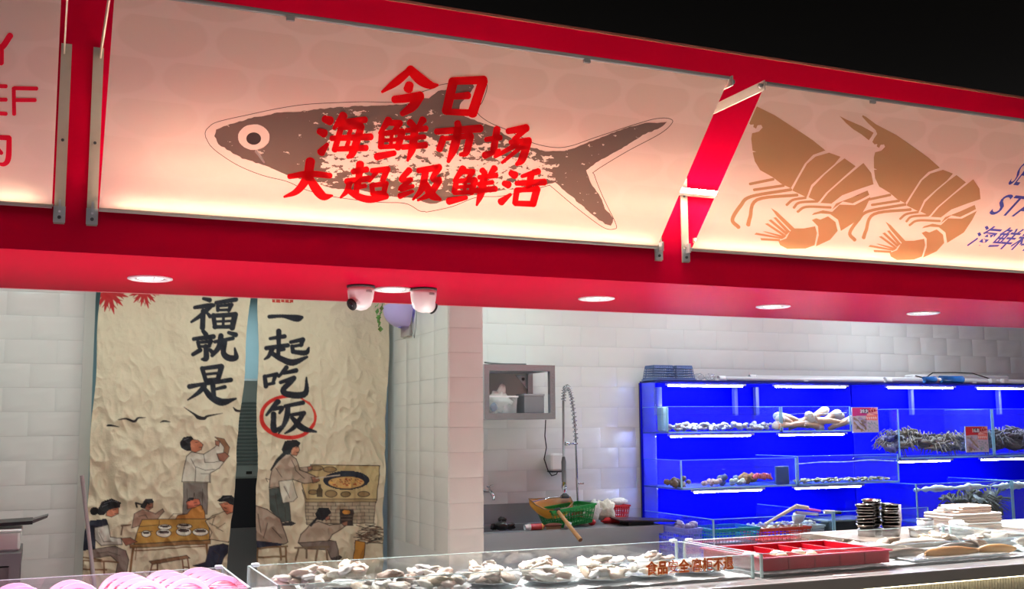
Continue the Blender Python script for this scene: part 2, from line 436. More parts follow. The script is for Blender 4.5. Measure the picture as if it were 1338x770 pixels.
def tess(poly):
    tr = tessellate_polygon([[Vector((a, b, 0)) for a, b in poly]])
    return list(poly), [tuple(t) for t in tr]
def join2(parts):
    v, f = [], []
    for pv, pf in parts:
        o = len(v); v += list(pv); f += [tuple(i+o for i in q) for q in pf]
    return v, f
def stroke2d(pts, cv=None):
    """variable width brush stroke, pts (x, y, w) -> (verts, faces) in the same 2d space; rounded ends"""
    # resample with catmull-rom
    P = [np.array(p, float) for p in pts]
    if len(P) > 2:
        Q = [2*P[0]-P[1]] + P + [2*P[-1]-P[-2]]; R = []
        for i in range(1, len(Q)-2):
            for t in np.linspace(0, 1, 6, endpoint=False):
                a, b, c, d = Q[i-1], Q[i], Q[i+1], Q[i+2]
                R.append(.5*((2*b)+(-a+c)*t+(2*a-5*b+4*c-d)*t*t+(-a+3*b-3*c+d)*t**3))
        R.append(P[-1]); P = R
    outl, outr = [], []
    n = len(P)
    for i, p in enumerate(P):
        t = P[min(i+1, n-1)][:2] - P[max(i-1, 0)][:2]; t = t/(np.linalg.norm(t)+1e-9); nrm = np.array([-t[1], t[0]])
        w = max(p[2], 1)/2
        if i == 0:
            for a in (75, 45, 15):
                q = math.radians(a); outl.append(p[:2] - t*w*math.sin(q)*.8 + nrm*w*math.cos(q)); outr.append(p[:2] - t*w*math.sin(q)*.8 - nrm*w*math.cos(q))
        outl.append(p[:2] + nrm*w); outr.append(p[:2] - nrm*w)
        if i == n-1:
            for a in (15, 45, 75):
                q = math.radians(a); outl.append(p[:2] + t*w*math.sin(q)*.8 + nrm*w*math.cos(q)); outr.append(p[:2] + t*w*math.sin(q)*.8 - nrm*w*math.cos(q))
    v = outl + outr; k = len(outl)
    f = [(i, i+1, k+i+1, k+i) for i in range(k-1)] 
    return v, f
def to_banner(vf, ox, oy, sc):
    v, f = vf
    return [bpix(ox + p[0]/sc, oy + p[1]/sc) for p in v], f

# ---- red brush characters, traced as strokes (x, y, width)
A3 = dict(
 jin=[[(640,40,24),(570,100,30),(497,152,8)],[(636,38,32),(690,90,42),(740,118,30),(776,118,8)],[(634,116,32),(628,138,36)],[(558,190,28),(620,184,32),(690,172,34)],[(690,174,30),(650,225,36),(598,262,20)]],
 hai=[[(207,288,26),(236,298,34)],[(180,350,22),(206,361,32)],[(190,456,32),(222,415,12)],[(303,270,32),(255,335,12)],[(288,306,22),(412,292,24)],[(290,332,22),(258,445,22)],[(290,332,18),(395,324,22)],[(392,326,26),(350,455,28),(325,480,14)],[(243,386,20),(440,378,26)],[(260,440,18),(416,434,24)],[(338,346,15),(330,366,16)],[(328,402,15),(320,424,16)]],
 xian=[[(530,294,30),(485,360,12)],[(525,306,22),(588,310,24)],[(585,312,20),(560,345,18)],[(495,365,22),(490,430,22)],[(495,362,18),(600,350,22)],[(598,352,26),(575,434,24)],[(500,397,13),(590,390,13)],[(546,358,13),(540,425,13)],[(490,430,16),(580,424,18)],[(470,478,28),(558,460,20)],[(636,305,26),(655,322,22)],[(703,292,28),(680,325,16)],[(620,346,18),(718,336,22)],[(615,384,16),(710,378,18)],[(600,430,20),(715,420,24)],[(662,330,28),(650,430,30),(625,498,8)]],
 da=[[(30,578,18),(130,564,24),(236,574,20)],[(136,500,36),(120,580,34),(70,650,24),(5,680,6)],[(125,572,24),(165,640,36),(203,678,30),(246,674,6)]],
 chao=[[(350,554,20),(420,542,22)],[(386,514,30),(376,620,22)],[(318,602,22),(432,588,22)],[(372,600,20),(366,662,22)],[(372,632,16),(412,624,16)],[(335,606,24),(320,650,20),(288,684,6)],[(330,650,20),(380,680,26),(440,693,26),(518,676,24)],[(445,548,18),(526,542,24)],[(520,546,24),(500,597,20)],[(472,550,18),(432,602,10)],[(445,622,18),(450,665,18)],[(445,622,16),(520,614,20)],[(515,614,22),(505,662,18)],[(450,663,16),(508,660,16)]],
 ji=[[(634,545,24),(592,595,18),(645,592,14)],[(642,592,18),(588,642,18),(652,626,14)],[(586,676,22),(652,652,10)],[(680,548,20),(785,532,26)],[(780,536,26),(750,590,18),(786,594,22)],[(716,548,26),(696,640,24),(652,694,6)],[(706,600,20),(745,668,34),(790,694,10)],[(784,600,24),(736,665,24),(676,698,6)]],
)
A4 = dict(
 ri=[[(200,98,36),(165,250,34)],[(196,98,28),(355,92,32)],[(350,96,36),(295,262,38)],[(205,176,22),(275,170,28)],[(165,252,22),(300,258,26)]],
 shi=[[(221,308,24),(226,332,28)],[(115,352,22),(336,336,30)],[(150,386,26),(130,442,24)],[(150,388,16),(290,372,22)],[(286,374,28),(265,455,26),(235,468,12)],[(225,342,28),(205,430,34),(175,503,12)]],
 chang=[[(365,392,18),(437,382,20)],[(420,338,26),(402,450,26)],[(358,472,26),(432,446,12)],[(475,350,22),(568,334,30)],[(566,338,22),(505,392,18)],[(488,406,18),(582,396,24)],[(577,400,28),(546,490,30),(518,517,12)],[(520,416,20),(410,478,12)],[(552,420,18),(446,508,10)]],
 xian2=[[(250,538,28),(205,600,12)],[(245,552,20),(300,554,22)],[(298,556,18),(270,592,16)],[(215,606,20),(205,655,20)],[(215,602,16),(310,594,20)],[(308,596,24),(290,660,22)],[(220,632,12),(300,625,12)],[(262,600,12),(256,655,12)],[(205,660,16),(295,656,16)],[(178,702,28),(265,684,16)],[(345,546,22),(360,562,20)],[(408,536,26),(385,565,14)],[(330,582,16),(416,572,20)],[(325,616,14),(397,607,16)],[(310,650,18),(412,640,22)],[(358,570,26),(340,660,28),(318,722,6)]],
 huo=[[(490,560,22),(510,572,30)],[(455,612,20),(478,620,28)],[(440,706,28),(488,668,10)],[(628,552,24),(545,577,12)],[(518,612,18),(658,606,26)],[(592,566,26),(577,640,22)],[(520,646,22),(510,712,20)],[(520,646,18),(625,640,22)],[(620,642,28),(600,718,26)],[(512,713,20),(602,716,22)]],
)
for dct, ox in ((A3, 370), (A4, 540)):
    for k, ss in dct.items():
        parts = [to_banner(stroke2d([(a, b, w*1.22 + 4.5) for a, b, w in st]), ox, 80, 3.85) for st in ss]
        o = flat2(join2(parts), 'brush_character', PRINT_RED, .0042); o['label'] = 'red brush character'

# ---- fish print
Z2, Z3 = (250, 70, 3.209), (560, 70, 3.209)
def z2(l): return [(250+a/3.209, 70+b/3.209) for a, b in l]
def z3(l): return [(560+a/3.209, 70+b/3.209) for a, b in l]
fish = z2([(105,318),(150,300),(250,270),(360,248),(470,240),(570,228),(700,220),(830,216),(900,213),(960,185)]) + \
  z3([(0,188),(40,157),(80,150),(100,118),(180,122),(192,140),(130,215),(128,250),(190,278),(270,308),(330,345),(400,385),(440,395),(490,410),(550,410),(600,400),(700,360),(830,310),(910,290),(960,293),(1000,284),(970,312),(910,335),(830,385),(750,430),(690,465),(660,490),(680,540),(720,600),(740,650),(775,690),(765,720),(740,715),(680,670),(600,600),(530,540),(490,550),(440,560),(300,575),(200,592),(100,605),(20,630)]) + \
  z2([(1000,630),(930,605),(840,600),(700,572),(590,565),(520,545),(400,510),(310,470),(215,440),(160,410),(115,380),(95,345)])
def rough_edge(poly, amp, step, seed):
    rr = random.Random(seed); out = []
    for i, (a, b) in enumerate(poly):
        c, d = poly[(i+1) % len(poly)]; n = max(1, int(math.hypot(c-a, d-b)/step))
        for k in range(n):
            t = k/n; out.append((a+(c-a)*t+rr.uniform(-amp, amp), b+(d-b)*t+rr.uniform(-amp, amp)))
    return out
fp = [bpix(*p) for p in rough_edge(fish, .7, 4, 3)]
xs = lambda px, py: bpix(px, py)[0] - .169
ys = lambda px, py: bpix(px, py)[1]
FISHM = clothmat('print_fish_worn', rgb(130, 112, 104), .45, None, (xs(405,230), xs(425,230), xs(700,230), xs(745,230), ys(560,195), ys(560,140), ys(560,250)))
_hole = [bpix(*p) for p in rough_edge([(250+(262+66*math.cos(-2*math.pi*i/28))/3.209, 70+(350+54*math.sin(-2*math.pi*i/28))/3.209) for i in range(28)], .3, 3, 1)]
_tr = tessellate_polygon([[Vector((a, b, 0)) for a, b in fp], [Vector((a, b, 0)) for a, b in _hole]])
flat2((fp + _hole, [tuple(t) for t in _tr]), 'fish_print', FISHM, .0015)['label'] = 'dark worn fish silhouette'
def ell(cx, cy, rx, ry, n=28, ph=0): return [(cx+rx*math.cos(2*math.pi*i/n+ph), cy+ry*math.sin(2*math.pi*i/n+ph)) for i in range(n)]
flat2(tess([bpix(*p) for p in z2(ell(261,355,31,26))]), 'fish_pupil', PRINT_DARK, .0032)
flat2(to_banner(stroke2d([(272,408,14),(305,455,8)]), 250, 70, 3.209), 'fish_eye_tail', CLOTH, .0024)
outl = z2([(60,350),(58,330),(70,310),(110,285),(240,255),(370,228),(480,212),(600,205),(720,201),(830,203),(890,196),(950,165),(1020,142)]) + z3([(0,140),(90,122),(150,103),(205,97),(240,120),(243,150),(225,200),(203,243),(250,285),(330,320),(400,355),(450,378),(530,393),(600,385),(700,350),(900,285),(970,270),(1012,273),(1020,290),(970,335),(830,410),(700,490),(695,510),(730,600),(785,715),(775,735),(740,732),(690,700),(600,630),(515,558),(500,553),(430,572),(300,597),(200,602),(100,640),(0,662)]) + z2([(978,661),(955,658),(895,627),(780,622),(600,600),(480,570),(400,535),(300,510),(200,470),(120,420),(80,385),(60,350)])
_ov = stroke2d([(a*10, b*10, 8) for a, b in outl])
flat2(([bpix(p[0]/10, p[1]/10) for p in _ov[0]], _ov[1]), 'fish_outline', PRINT_DARK, .0028)

# ---- prawn prints
S8 = 3.665
def z8(l): return [bpix(1090+a/S8, 140+b/S8) for a, b in l]
prawn_polys = [
 [(135,38),(150,45),(200,82),(300,135),(400,205),(455,245),(505,290),(450,310),(410,350),(375,405),(340,460),(300,440),(265,410),(215,380),(195,340),(190,300),(205,298),(190,293),(189,240),(195,216),(225,208),(243,190),(238,178),(222,180),(214,195),(203,188),(206,176),(192,178),(182,166),(190,150),(205,128),(198,110),(160,75),(133,45)],
 [(25,42),(60,60),(130,90),(188,122),(178,140),(165,158),(130,130),(90,105),(55,75)],
 [(345,470),(375,420),(420,350),(460,318),(520,300),(568,318),(540,350),(480,400),(430,445),(405,500),(365,480)],
 [(413,500),(435,455),(490,400),(550,350),(585,325),(630,360),(560,420),(490,480),(456,520)],
 [(462,525),(500,480),(570,420),(665,345),(695,390),(700,440),(640,460),(560,490),(510,528)],
 [(510,555),(530,527),(600,500),(672,468),(678,488),(640,508),(602,526),(560,518)],
 [(420,580),(430,570),(470,558),(510,565),(545,532),(610,534),(682,497),(660,540),(620,600),(540,650),(532,600),(500,575),(460,572)],
 [(418,602),(438,594),(455,600),(490,585),(520,610),(526,650),(490,690),(425,720),(442,670),(442,630)],
 [(335,640),(380,640),(430,630),(435,660),(420,715),(380,730),(300,732),(270,715),(265,698),(300,685),(318,655)],
 [(245,548),(270,565),(340,640),(325,652),(268,585)], [(252,592),(264,590),(320,655),(308,662)], [(230,604),(242,600),(310,662),(300,670)],
 [(213,620),(226,617),(302,672),(292,678)], [(200,654),(212,654),(300,676),(288,684)], [(163,668),(172,660),(292,682),(280,688)], [(188,684),(272,688),(272,698),(190,694)],
]
prawn_lines = [[(165,442,12),(268,420,12)],[(180,468,12),(310,448,12)],[(140,625,18),(152,590,16),(190,512,14),(365,490,13)],[(98,636,17),(74,602,16),(115,540,16),(165,498,14),(340,466,13)],[(315,535,11),(345,512,11),(400,502,11)],[(345,547,11),(372,524,11),(450,518,11)],[(360,565,11),(400,543,11),(505,545,11)]]
def clip_left(poly, x):
    out = []
    for i, (a, b) in enumerate(poly):
        c, d = poly[(i+1) % len(poly)]
        if a >= x: out.append((a, b))
        if (a >= x) != (c >= x):
            t = (x-a)/(c-a); out.append((x, b+(d-b)*t))
    return out
e2 = bpix(1153.3, 192.4); e1 = bpix(992.9, 167); dx = e1[0]-e2[0]; dy_ = e1[1]-e2[1]
for shift, lab in (((0, 0), 'golden prawn print, whole'), ((dx, dy_), 'golden prawn print cut by the banner edge')):
    parts = []
    for p in prawn_polys:
        q = clip_left([(a+shift[0], b+shift[1]) for a, b in z8(p)], 2.96)
        if len(q) > 2: parts.append(tess(q))
    for l in prawn_lines:
        v, f = stroke2d(l); v = [bpix(1090+a[0]/S8, 140+a[1]/S8) for a in v]
        v = [(max(2.96, a+shift[0]), b+shift[1]) for a, b in v]; parts.append((v, f))
    flat3(join2(parts), 'prawn_print', PRINT_GOLD, .0015 if shift[0] == 0 else .0025)['label'] = lab

def text2d(body, size=1.0, off=0.0, shear=0.0):
    c = bpy.data.curves.new('lettering', 'FONT'); c.body = body; c.size = size; c.offset = off; c.shear = shear; c.resolution_u = 4
    o = bpy.data.objects.new('lettering', c); COL.objects.link(o)
    bpy.context.view_layer.update()
    me = bpy.data.meshes.new_from_object(o.evaluated_get(bpy.context.evaluated_depsgraph_get()))
    v = [(p.co.x, p.co.y) for p in me.vertices]; f = [tuple(q.vertices) for q in me.polygons]
    bpy.data.objects.remove(o); bpy.data.curves.remove(c); bpy.data.meshes.remove(me)
    return v, f
def fit2d(vf, x0, x1, y0, y1):
    v, f = vf; a = np.array(v); mn = a.min(0); mx = a.max(0)
    return [(x0+(p[0]-mn[0])/(mx[0]-mn[0])*(x1-x0), y0+(p[1]-mn[1])/(mx[1]-mn[1])*(y1-y0)) for p in v], f
def put_text(flat, body, pl, pr, off, mt, shear=0.0, name='letter', label=None, lift=.002):
    """pl, pr: photo pixels of the lower-left and upper-right of the word on the banner"""
    a = bpix(*pl); b = bpix(*pr)
    o = flat(fit2d(text2d(body, 1, off, shear), a[0], b[0], a[1], b[1]), name, mt, lift)
    if label: o['label'] = label
    return o
# left banner: only the ends of its words are in the picture
def lines1(ls, name):
    parts = []
    for l in ls:
        v, f = stroke2d([(a*4, b*4, w*1.5) for a, b, w in l]); parts.append(([bpix(p[0]/4, p[1]/4) for p in v], f))
    flat1(join2(parts), name, PRINT_PINK, .002)
lines1([[(13.5,46,22),(1,62,22),(-10,50,22)],[(1,62,22),(1,82,22)]], 'letter')
lines1([[(18,115,14),(18.5,149,14)],[(19,115,14),(48,115.5,14)],[(19,130.5,14),(46,130.5,14)]], 'letter')
lines1([[(-16,112,14),(-16,148,14)],[(-16,112,14),(8,112.5,14)],[(-16,130,14),(8,130,14)],[(-16,147,14),(8,148.5,14)]], 'letter')
lines1([[(-24,178,16),(12,180,18)],[(12,180,18),(11,206,20),(6,214,16),(-2,214,10)],[(-24,180,16),(-24,214,16)],[(-6,170,14),(-8,190,14),(-16,200,10)],[(-6,190,12),(2,200,14)]], 'brush_character')
put_text(flat3, 'SE', (1316, 241), (1352, 213), .004, PRINT_BLUE, .33, label='blue slanted capital letters')
put_text(flat3, 'STA', (1291, 280), (1358, 258), .004, PRINT_BLUE, .33, label='blue slanted capital letters')
put_text(flat3, '海鲜料', (1262, 322), (1364, 301), .012, PRINT_BLUE, .33, 'characters', 'blue slanted characters')

# ---- brackets and light strips
def bracket(x, label, side):
    r = thing('banner_bracket', label, 'bracket', (x, YF, 2.36), 'steel brackets holding the banners')
    MB().box(x-.02, x+.02, YF-.006, YF, 2.36, 3.10).build('wall_plate', ZINC, r)
    MB().box(x-.003+side*.008, x+.003+side*.008, BY1-.012, YF-.006, 3.055, 3.10).build('arm', ZINC, r)
    MB().lathe([(.011,0),(.011,.02)], (x-.01, BY1+.006, 3.078), 12, rotm('Y', 90)).build('arm_bolt', STEELD, r, True)
    MB().box(x-.022, x+.022, YF-.012, YF-.006, 2.365, 2.43).build('clip_plate', STEEL, r)
    MB().box(x-.004, x+.004, BY0-.025, YF-.012, 2.405, 2.45).build('clip_ear', STEEL, r)
    MB().lathe([(.007,0),(.007,.006)], (x, YF-.012, 2.385), 10, rotm('X', 90)).build('bolt', DKGREY, r)
    MB().lathe([(.006,0),(.006,.004)], (x, YF-.006, 2.70), 10, rotm('X', 90)).build('bolt', DKGREY, r)
    return r
bracket(.024, 'grey steel bracket at the right end of the pink-lettered banner', -1)
bracket(.145, 'grey steel bracket at the left end of the fish banner', 1)
bracket(2.774, 'steel bracket at the right end of the fish banner', -1)
bracket(2.932, 'steel bracket with pale arm at the left end of the prawn banner', 1)
def tubelight(x0, x1, y, z, r, label, name='led_tube', strength=None):
    t = thing(name, label, 'light', ((x0+x1)/2, y, z-.01))
    MB().tube([(x0, y, z), (x1, y, z)], r, 8).build('tube', LEDW, t, True)
    MB().box(x0, x1, y+r*.7, YF-.001, z-.012, z+.012).build('channel', ZINC, t)
    if z < 2.6: MB().box(x0-.06, x1+.06, BY0+.004, YF-.001, 2.428, 2.436).build('added_leak_blocker', ZINC, t)  # added plate that keeps tube light from leaking onto the lower lintel
tubelight(.24, 2.72, 4.535, 2.475, .005, 'warm light strip behind the foot of the fish banner')
tubelight(2.98, 5.85, 4.535, 2.475, .005, 'warm light strip behind the foot of the prawn banner')
tubelight(-1.3, -.06, 4.535, 2.475, .005, 'warm light strip behind the foot of the pink-lettered banner')
tubelight(.30, 5.8, 4.49, 2.715, .011, 'glowing warm tube crossing the gap between fish and prawn banners')

# ------------------------------------------------------------------ downlights, cameras, insect lamp
for i, (x, lab) in enumerate(((.43, 'recessed white downlight above the calligraphy curtain'), (1.61, 'recessed white downlight between the two dome cameras'), (2.78, 'recessed white downlight above the wall shelf'), (3.97, 'recessed white downlight above the left fish tanks'), (5.14, 'recessed white downlight nearest the right picture edge'))):
    y = 5.23
    r = thing('downlight', lab, 'downlight', (x, y, ZS), 'downlights in the red soffit')
    MB().lathe([(.100,0),(.102,-.006),(.090,-.010),(.076,-.008),(.074,-.001)], (x, y, ZS), 32, None, (False, False)).build('trim_ring', WHITEP, r, True)
    MB().lathe([(.074,-.001),(.058,-.0015)], (x, y, ZS), 28, None, (False, False)).build('reflector', DARKIN, r, True)
    MB().lathe([(.058,-.002),(.03,-.004)], (x, y, ZS), 28, None, (False, True)).build('lamp_face', LAMPF, r)
    MB().box(x+.01, x+.016, y-.075, y+.0, ZS-.009, ZS-.004).build('clip', ZINC, r)
    l = bpy.data.lights.new('downlight_beam', 'SPOT'); l.energy = 200 if i == 0 else 420; l.spot_size = math.radians(84); l.spot_blend = .5; l.shadow_soft_size = .05; l.color = (1, .97, .94)
    lo = bpy.data.objects.new('downlight_beam', l); COL.objects.link(lo); lo.parent = r; lo.location = (0, 0, -.02); lo.rotation_euler = (math.radians(-24), 0, 0)
def dome_cam(px, py, yaw, label):
    c = onZ(px, py, ZS); x, y = c.x - .03, 5.16
    r = thing('dome_camera', label, 'camera', (x, y, ZS), 'dome cameras under the soffit')
    W2 = mat('camera_white', rgb(236, 230, 230), .3)
    MB().lathe([(.070,0),(.070,-.010),(.064,-.012)], (x, y, ZS), 28).build('base', mat('camera_gap', rgb(60, 50, 50), .5), r, True)
    MB().lathe([(.066,-.010),(.067,-.03),(.062,-.065),(.050,-.10),(.030,-.118),(.008,-.124)], (x, y, ZS), 32).build('shell', W2, r, True)
    M = rotm('Z', yaw) @ rotm('X', -118)
    e = Vector((x, y, ZS-.075)) + rotm('Z', yaw) @ Vector((0, -.030, -.01))
    ey = MB().blob(e, .038, .038, .038, None, 0, 1, 0, 18, 12).build('eyeball', W2, r, True)
    MB().lathe([(.030,.030),(.031,.036),(.026,.040)], e, 20, rotm('Z', yaw) @ rotm('X', 115)).build('lens_bezel', BLACKPL, ey, True)
    MB().lathe([(.014,.040),(.010,.043)], e, 14, rotm('Z', yaw) @ rotm('X', 115)).build('lens', mat('lens_glass', rgb(30, 30, 40), .08), ey, True)
    # maker's print, a small two-line dark mark facing the hall
    for k, (zz, ww) in enumerate(((-.030, .030), (-.036, .026))):
        q = MB()
        for i in range(7):
            a0 = -90 + 22 + (i-3)*4.4; xx = x + .0678*math.cos(math.radians(a0)); yy = y + .0678*math.sin(math.radians(a0))
            q.obox((xx, yy, ZS+zz), .0038, .001, .0036, rotm('Z', a0+90))
        q.build('maker_mark', mat('mark_grey', rgb(110, 95, 95), .6), r)
dome_cam(472, 377, -62, 'white dome camera with black lens showing, left of the downlight')
dome_cam(551, 381, 105, 'white dome camera turned away, right of the downlight')
def insect_lamp():
    y0, z0 = 6.88, 2.285; X = PX0 - .0
    r = thing('insect_lamp', 'pale violet shell-shaped insect lamp on the tiled pier', 'lamp', (X, y0, z0-.10))
    P = mat('violet_plastic', rgb(188, 176, 232), .35, 0, .05)
    def shell(u, v):
        a = math.pi*u; rr = math.sqrt(max(0, 1 - (v*.96)**2.6))
        w = .17 - .03*v; d = .15
        return (X - .012 - d*math.sin(a)*rr, y0 + w*math.cos(a)*(.35+.65*rr), z0 + .07 - .14*v - .02*math.cos(a)*(1-v))
    MB().sheet(shell, 20, 10).build('shell', P, r, True)
    MB().box(X-.014, X-.001, y0-.09, y0+.10, z0-.13, z0+.05).build('back_plate', mat('lamp_back_grey', rgb(170, 165, 160), .5), r)
    MB().tube([(X-.05, y0-.10, z0+.085), (X-.05, y0+.10, z0+.085)], .012, 8).build('uv_tube', mat('uv_glow', (.2, .1, 1, 1), .5, emit=4, ecol=(.16, .06, 1, 1)), r)
    MB().tube([(X-.01, y0-.12, z0+.02), (X-.012, y0-.14, z0-.06), (X-.012, y0-.155, z0-.12), (X-.012, y0-.185, z0-.155), (X-.012, y0-.215, z0-.10), (X-.012, y0-.235, z0+.05), (X-.012, y0-.24, z0+.2)], .003, 6).build('cable', mat('cable_grey', rgb(160, 160, 160), .5), r, True)
insect_lamp()
def ivy():
    p = onY(497, 400, 5.865)
    r = thing('ivy_sprig', 'small green trailing ivy sprig beside the violet insect lamp', 'plant', (p.x, p.y, p.z - .12))
    MB().tube([(p.x+.02, 5.85, 2.285), (p.x+.015, p.y, 2.26), (p.x+.01, p.y, p.z), (p.x, p.y, p.z-.05), (p.x-.01, p.y, p.z-.12)], .003, 5).build('stem', mat('ivy_stem', rgb(70, 110, 50), .6), r)
    lm = mat('ivy_leaf', rgb(86, 150, 66), .5, 0, .3, 30); rr = random.Random(4)
    for i in range(16):
        t = i/15; c = Vector((p.x + rr.uniform(-.035, .04)*(1-t*.5), p.y + rr.uniform(-.03, .03), p.z + .06 - .19*t))
        M = rotm('Z', rr.uniform(0, 360)) @ rotm('X', rr.uniform(20, 80)); s = rr.uniform(.012, .020)
        MB().add([c + M @ Vector(q)*s for q in ((0,-1,0),(.8,-.1,.15),(0,1.1,0),(-.8,-.1,.15),(0,0,-.05))], [(0,1,4),(1,2,4),(2,3,4),(3,0,4)]).build('leaf', lm, r)
ivy()

# ------------------------------------------------------------------ printed curtains in the doorway
YC = 7.22
class Canvas:
    """colours the vertices of a cloth; coordinates are those of the printed design"""
    def __init__(s, px, py, base): s.x = px; s.y = py; s.c = np.tile(np.array(base[:3]), (len(px), 1))
    def _blend(s, idx, a, col): s.c[idx] = s.c[idx]*(1-a[:, None]) + np.array(col[:3])*a[:, None]
    def line(s, pts, col, soft=.45, al=1.0):
        """pts (x, y, width) in design units"""
        for i in range(len(pts)-1):
            (x0, y0, w0), (x1, y1, w1) = pts[i], pts[i+1]; m = max(w0, w1)/2 + 1
            idx = np.nonzero((s.x > min(x0, x1)-m) & (s.x < max(x0, x1)+m) & (s.y > min(y0, y1)-m) & (s.y < max(y0, y1)+m))[0]
            if not len(idx): continue
            X, Y = s.x[idx], s.y[idx]; dx, dy = x1-x0, y1-y0
            t = np.clip(((X-x0)*dx + (Y-y0)*dy)/(dx*dx+dy*dy+1e-9), 0, 1)
            d = np.hypot(X-x0-t*dx, Y-y0-t*dy) - (w0+(w1-w0)*t)/2
            s._blend(idx, np.clip(.5-d/(2*soft), 0, 1)*al, col)
    def smooth(s, pts, col, al=1.0):
        P = [np.array(p, float) for p in pts]
        if len(P) > 2:
            Q = [2*P[0]-P[1]] + P + [2*P[-1]-P[-2]]; R = []
            for i in range(1, len(Q)-2):
                for t in np.linspace(0, 1, 5, endpoint=False):
                    a, b, c, d = Q[i-1], Q[i], Q[i+1], Q[i+2]
                    R.append(.5*((2*b)+(-a+c)*t+(2*a-5*b+4*c-d)*t*t+(-a+3*b-3*c+d)*t**3))
            R.append(P[-1]); P = R
        s.line([tuple(p) for p in P], col, al=al)
    def poly(s, pts, col, edge=None, w=.8, al=1.0):
        P = np.array(pts, float); mn = P.min(0); mx = P.max(0)
        idx = np.nonzero((s.x >= mn[0]) & (s.x <= mx[0]) & (s.y >= mn[1]) & (s.y <= mx[1]))[0]
        if len(idx):
            X, Y = s.x[idx], s.y[idx]; ins = np.zeros(len(idx), bool); n = len(P)
            for i in range(n):
                x0, y0 = P[i]; x1, y1 = P[(i+1) % n]
                c = (y0 > Y) != (y1 > Y)
                with np.errstate(divide='ignore', invalid='ignore'): ins ^= c & (X < (x1-x0)*(Y-y0)/(y1-y0)+x0)
            s._blend(idx[ins], np.full(ins.sum(), al), col)
        if edge is not None: s.line([(a, b, w) for a, b in list(pts)+[pts[0]]], edge)
    def ellipse(s, cx, cy, rx, ry, col, edge=None, w=.8): s.poly(ell(cx, cy, rx, ry, 24), col, edge, w)

def crease(x, z, seed):
    v = 0
    for k, (f, a) in enumerate(((3.2, .016), (7.5, .016), (17, .0085))):
        p = Vector((x*f*1.05 + z*f*.35, z*f*.62 - x*f*.3, seed*5.1 + k*3.3))
        n = noise.noise(p); v += a*(1 - 2*abs(n))*(1.0 if k else .8)
    return v
CURT = None
def curtain_mat():
    m, nt, p, out = nodes_of('printed_cloth')
    at = nt.nodes.new('ShaderNodeAttribute'); at.attribute_name = 'Print'
    nt.links.new(at.outputs['Color'], p.inputs['Base Color']); p.inputs['Roughness'].default_value = .62
    p.inputs['Sheen Weight'].default_value = .15; p.inputs['Specular IOR Level'].default_value = .35
    n = nt.nodes.new('ShaderNodeTexNoise'); n.inputs['Scale'].default_value = 26; n.inputs['Detail'].default_value = 5
    tc = nt.nodes.new('ShaderNodeTexCoord'); nt.links.new(tc.outputs['Object'], n.inputs['Vector'])
    b = nt.nodes.new('ShaderNodeBump'); b.inputs['Strength'].default_value = .42; b.inputs['Distance'].default_value = .02
    nt.links.new(n.outputs['Fac'], b.inputs['Height']); nt.links.new(b.outputs[0], p.inputs['Normal'])
    return m
CURT = curtain_mat()
def curtain(corners, paint, label, seed):
    """corners: photo pixels tl, tr, br, bl of the hanging cloth on the doorway plane"""
    tl, tr, br, bl = [onY(x, y, YC) for x, y in corners]
    nu, nv = 250, 470
    u = np.linspace(0, 1, nu+1); v = np.linspace(0, 1, nv+1); U, V = np.meshgrid(u, v)
    A = lambda k: tl[k]*(1-U)*(1-V) + tr[k]*U*(1-V) + br[k]*U*V + bl[k]*(1-U)*V
    X, Z = A(0), A(2)
    P = np.stack([X.ravel(), np.full(X.size, YC), Z.ravel()], 1)
    c = (P - EYE) @ RM                       # design coordinates = the flat cloth seen square to the camera of the photo
    px = CX + F*c[:, 0]/c[:, 2]; py = CY + F*c[:, 1]/c[:, 2]
    base = rgb(216, 204, 176); cv = Canvas(px, py, base); paint(cv)
    # creases: fewer at the top, strong at the lower half
    xf, zf, vf, uf = X.ravel(), Z.ravel(), V.ravel(), U.ravel()
    Yd = np.empty(len(xf)); cn = (nu+1)
    step = 2; cache = {}
    for i in range(len(xf)):
        k = .45 + 1.25*min(1, max(0, vf[i]*1.6 - .25))
        Yd[i] = crease(xf[i], zf[i], seed)*k
    fold = .012*np.sin(uf*14 + seed + 1.5*np.sin(vf*4+seed))*(1-.5*vf)
    Yw = YC - Yd + fold
    Xw = xf + .006*np.sin(vf*19 + seed)*np.abs(uf-.5)*2
    me = bpy.data.meshes.new('cloth')
    n = (nu+1)*(nv+1); off = np.array([(tl.x+tr.x)/2, YC, min(bl.z, br.z)])
    co = np.stack([Xw, Yw, zf], 1) - off
    me.vertices.add(n); me.vertices.foreach_set('co', co.astype(np.float32).ravel())
    I, J = np.meshgrid(np.arange(nu), np.arange(nv)); a = (J*cn + I).ravel()
    q = np.stack([a, a+cn, a+cn+1, a+1], 1)
    me.loops.add(q.size); me.loops.foreach_set('vertex_index', q.ravel().astype(np.int32))
    me.polygons.add(len(q)); me.polygons.foreach_set('loop_start', np.arange(0, q.size, 4, dtype=np.int32))
    me.update(calc_edges=True); me.validate()
    at = me.color_attributes.new('Print', 'FLOAT_COLOR', 'POINT')
    at.data.foreach_set('color', np.concatenate([cv.c, np.ones((n, 1))], 1).astype(np.float32).ravel())
    me.materials.append(CURT); me.shade_smooth()
    root = thing('door_curtain', label, 'curtain', tuple(off))
    o = obj('cloth', me, (0,0,0), root)
    sd = o.modifiers.new('thickness', 'SOLIDIFY'); sd.thickness = .0015
    MB().tube([(tl.x-.03, YC, tl.z+.0), (tr.x+.03, YC, tr.z+.0)], .012, 10).build('curtain_rod', WHITEP, root, True)
    return root

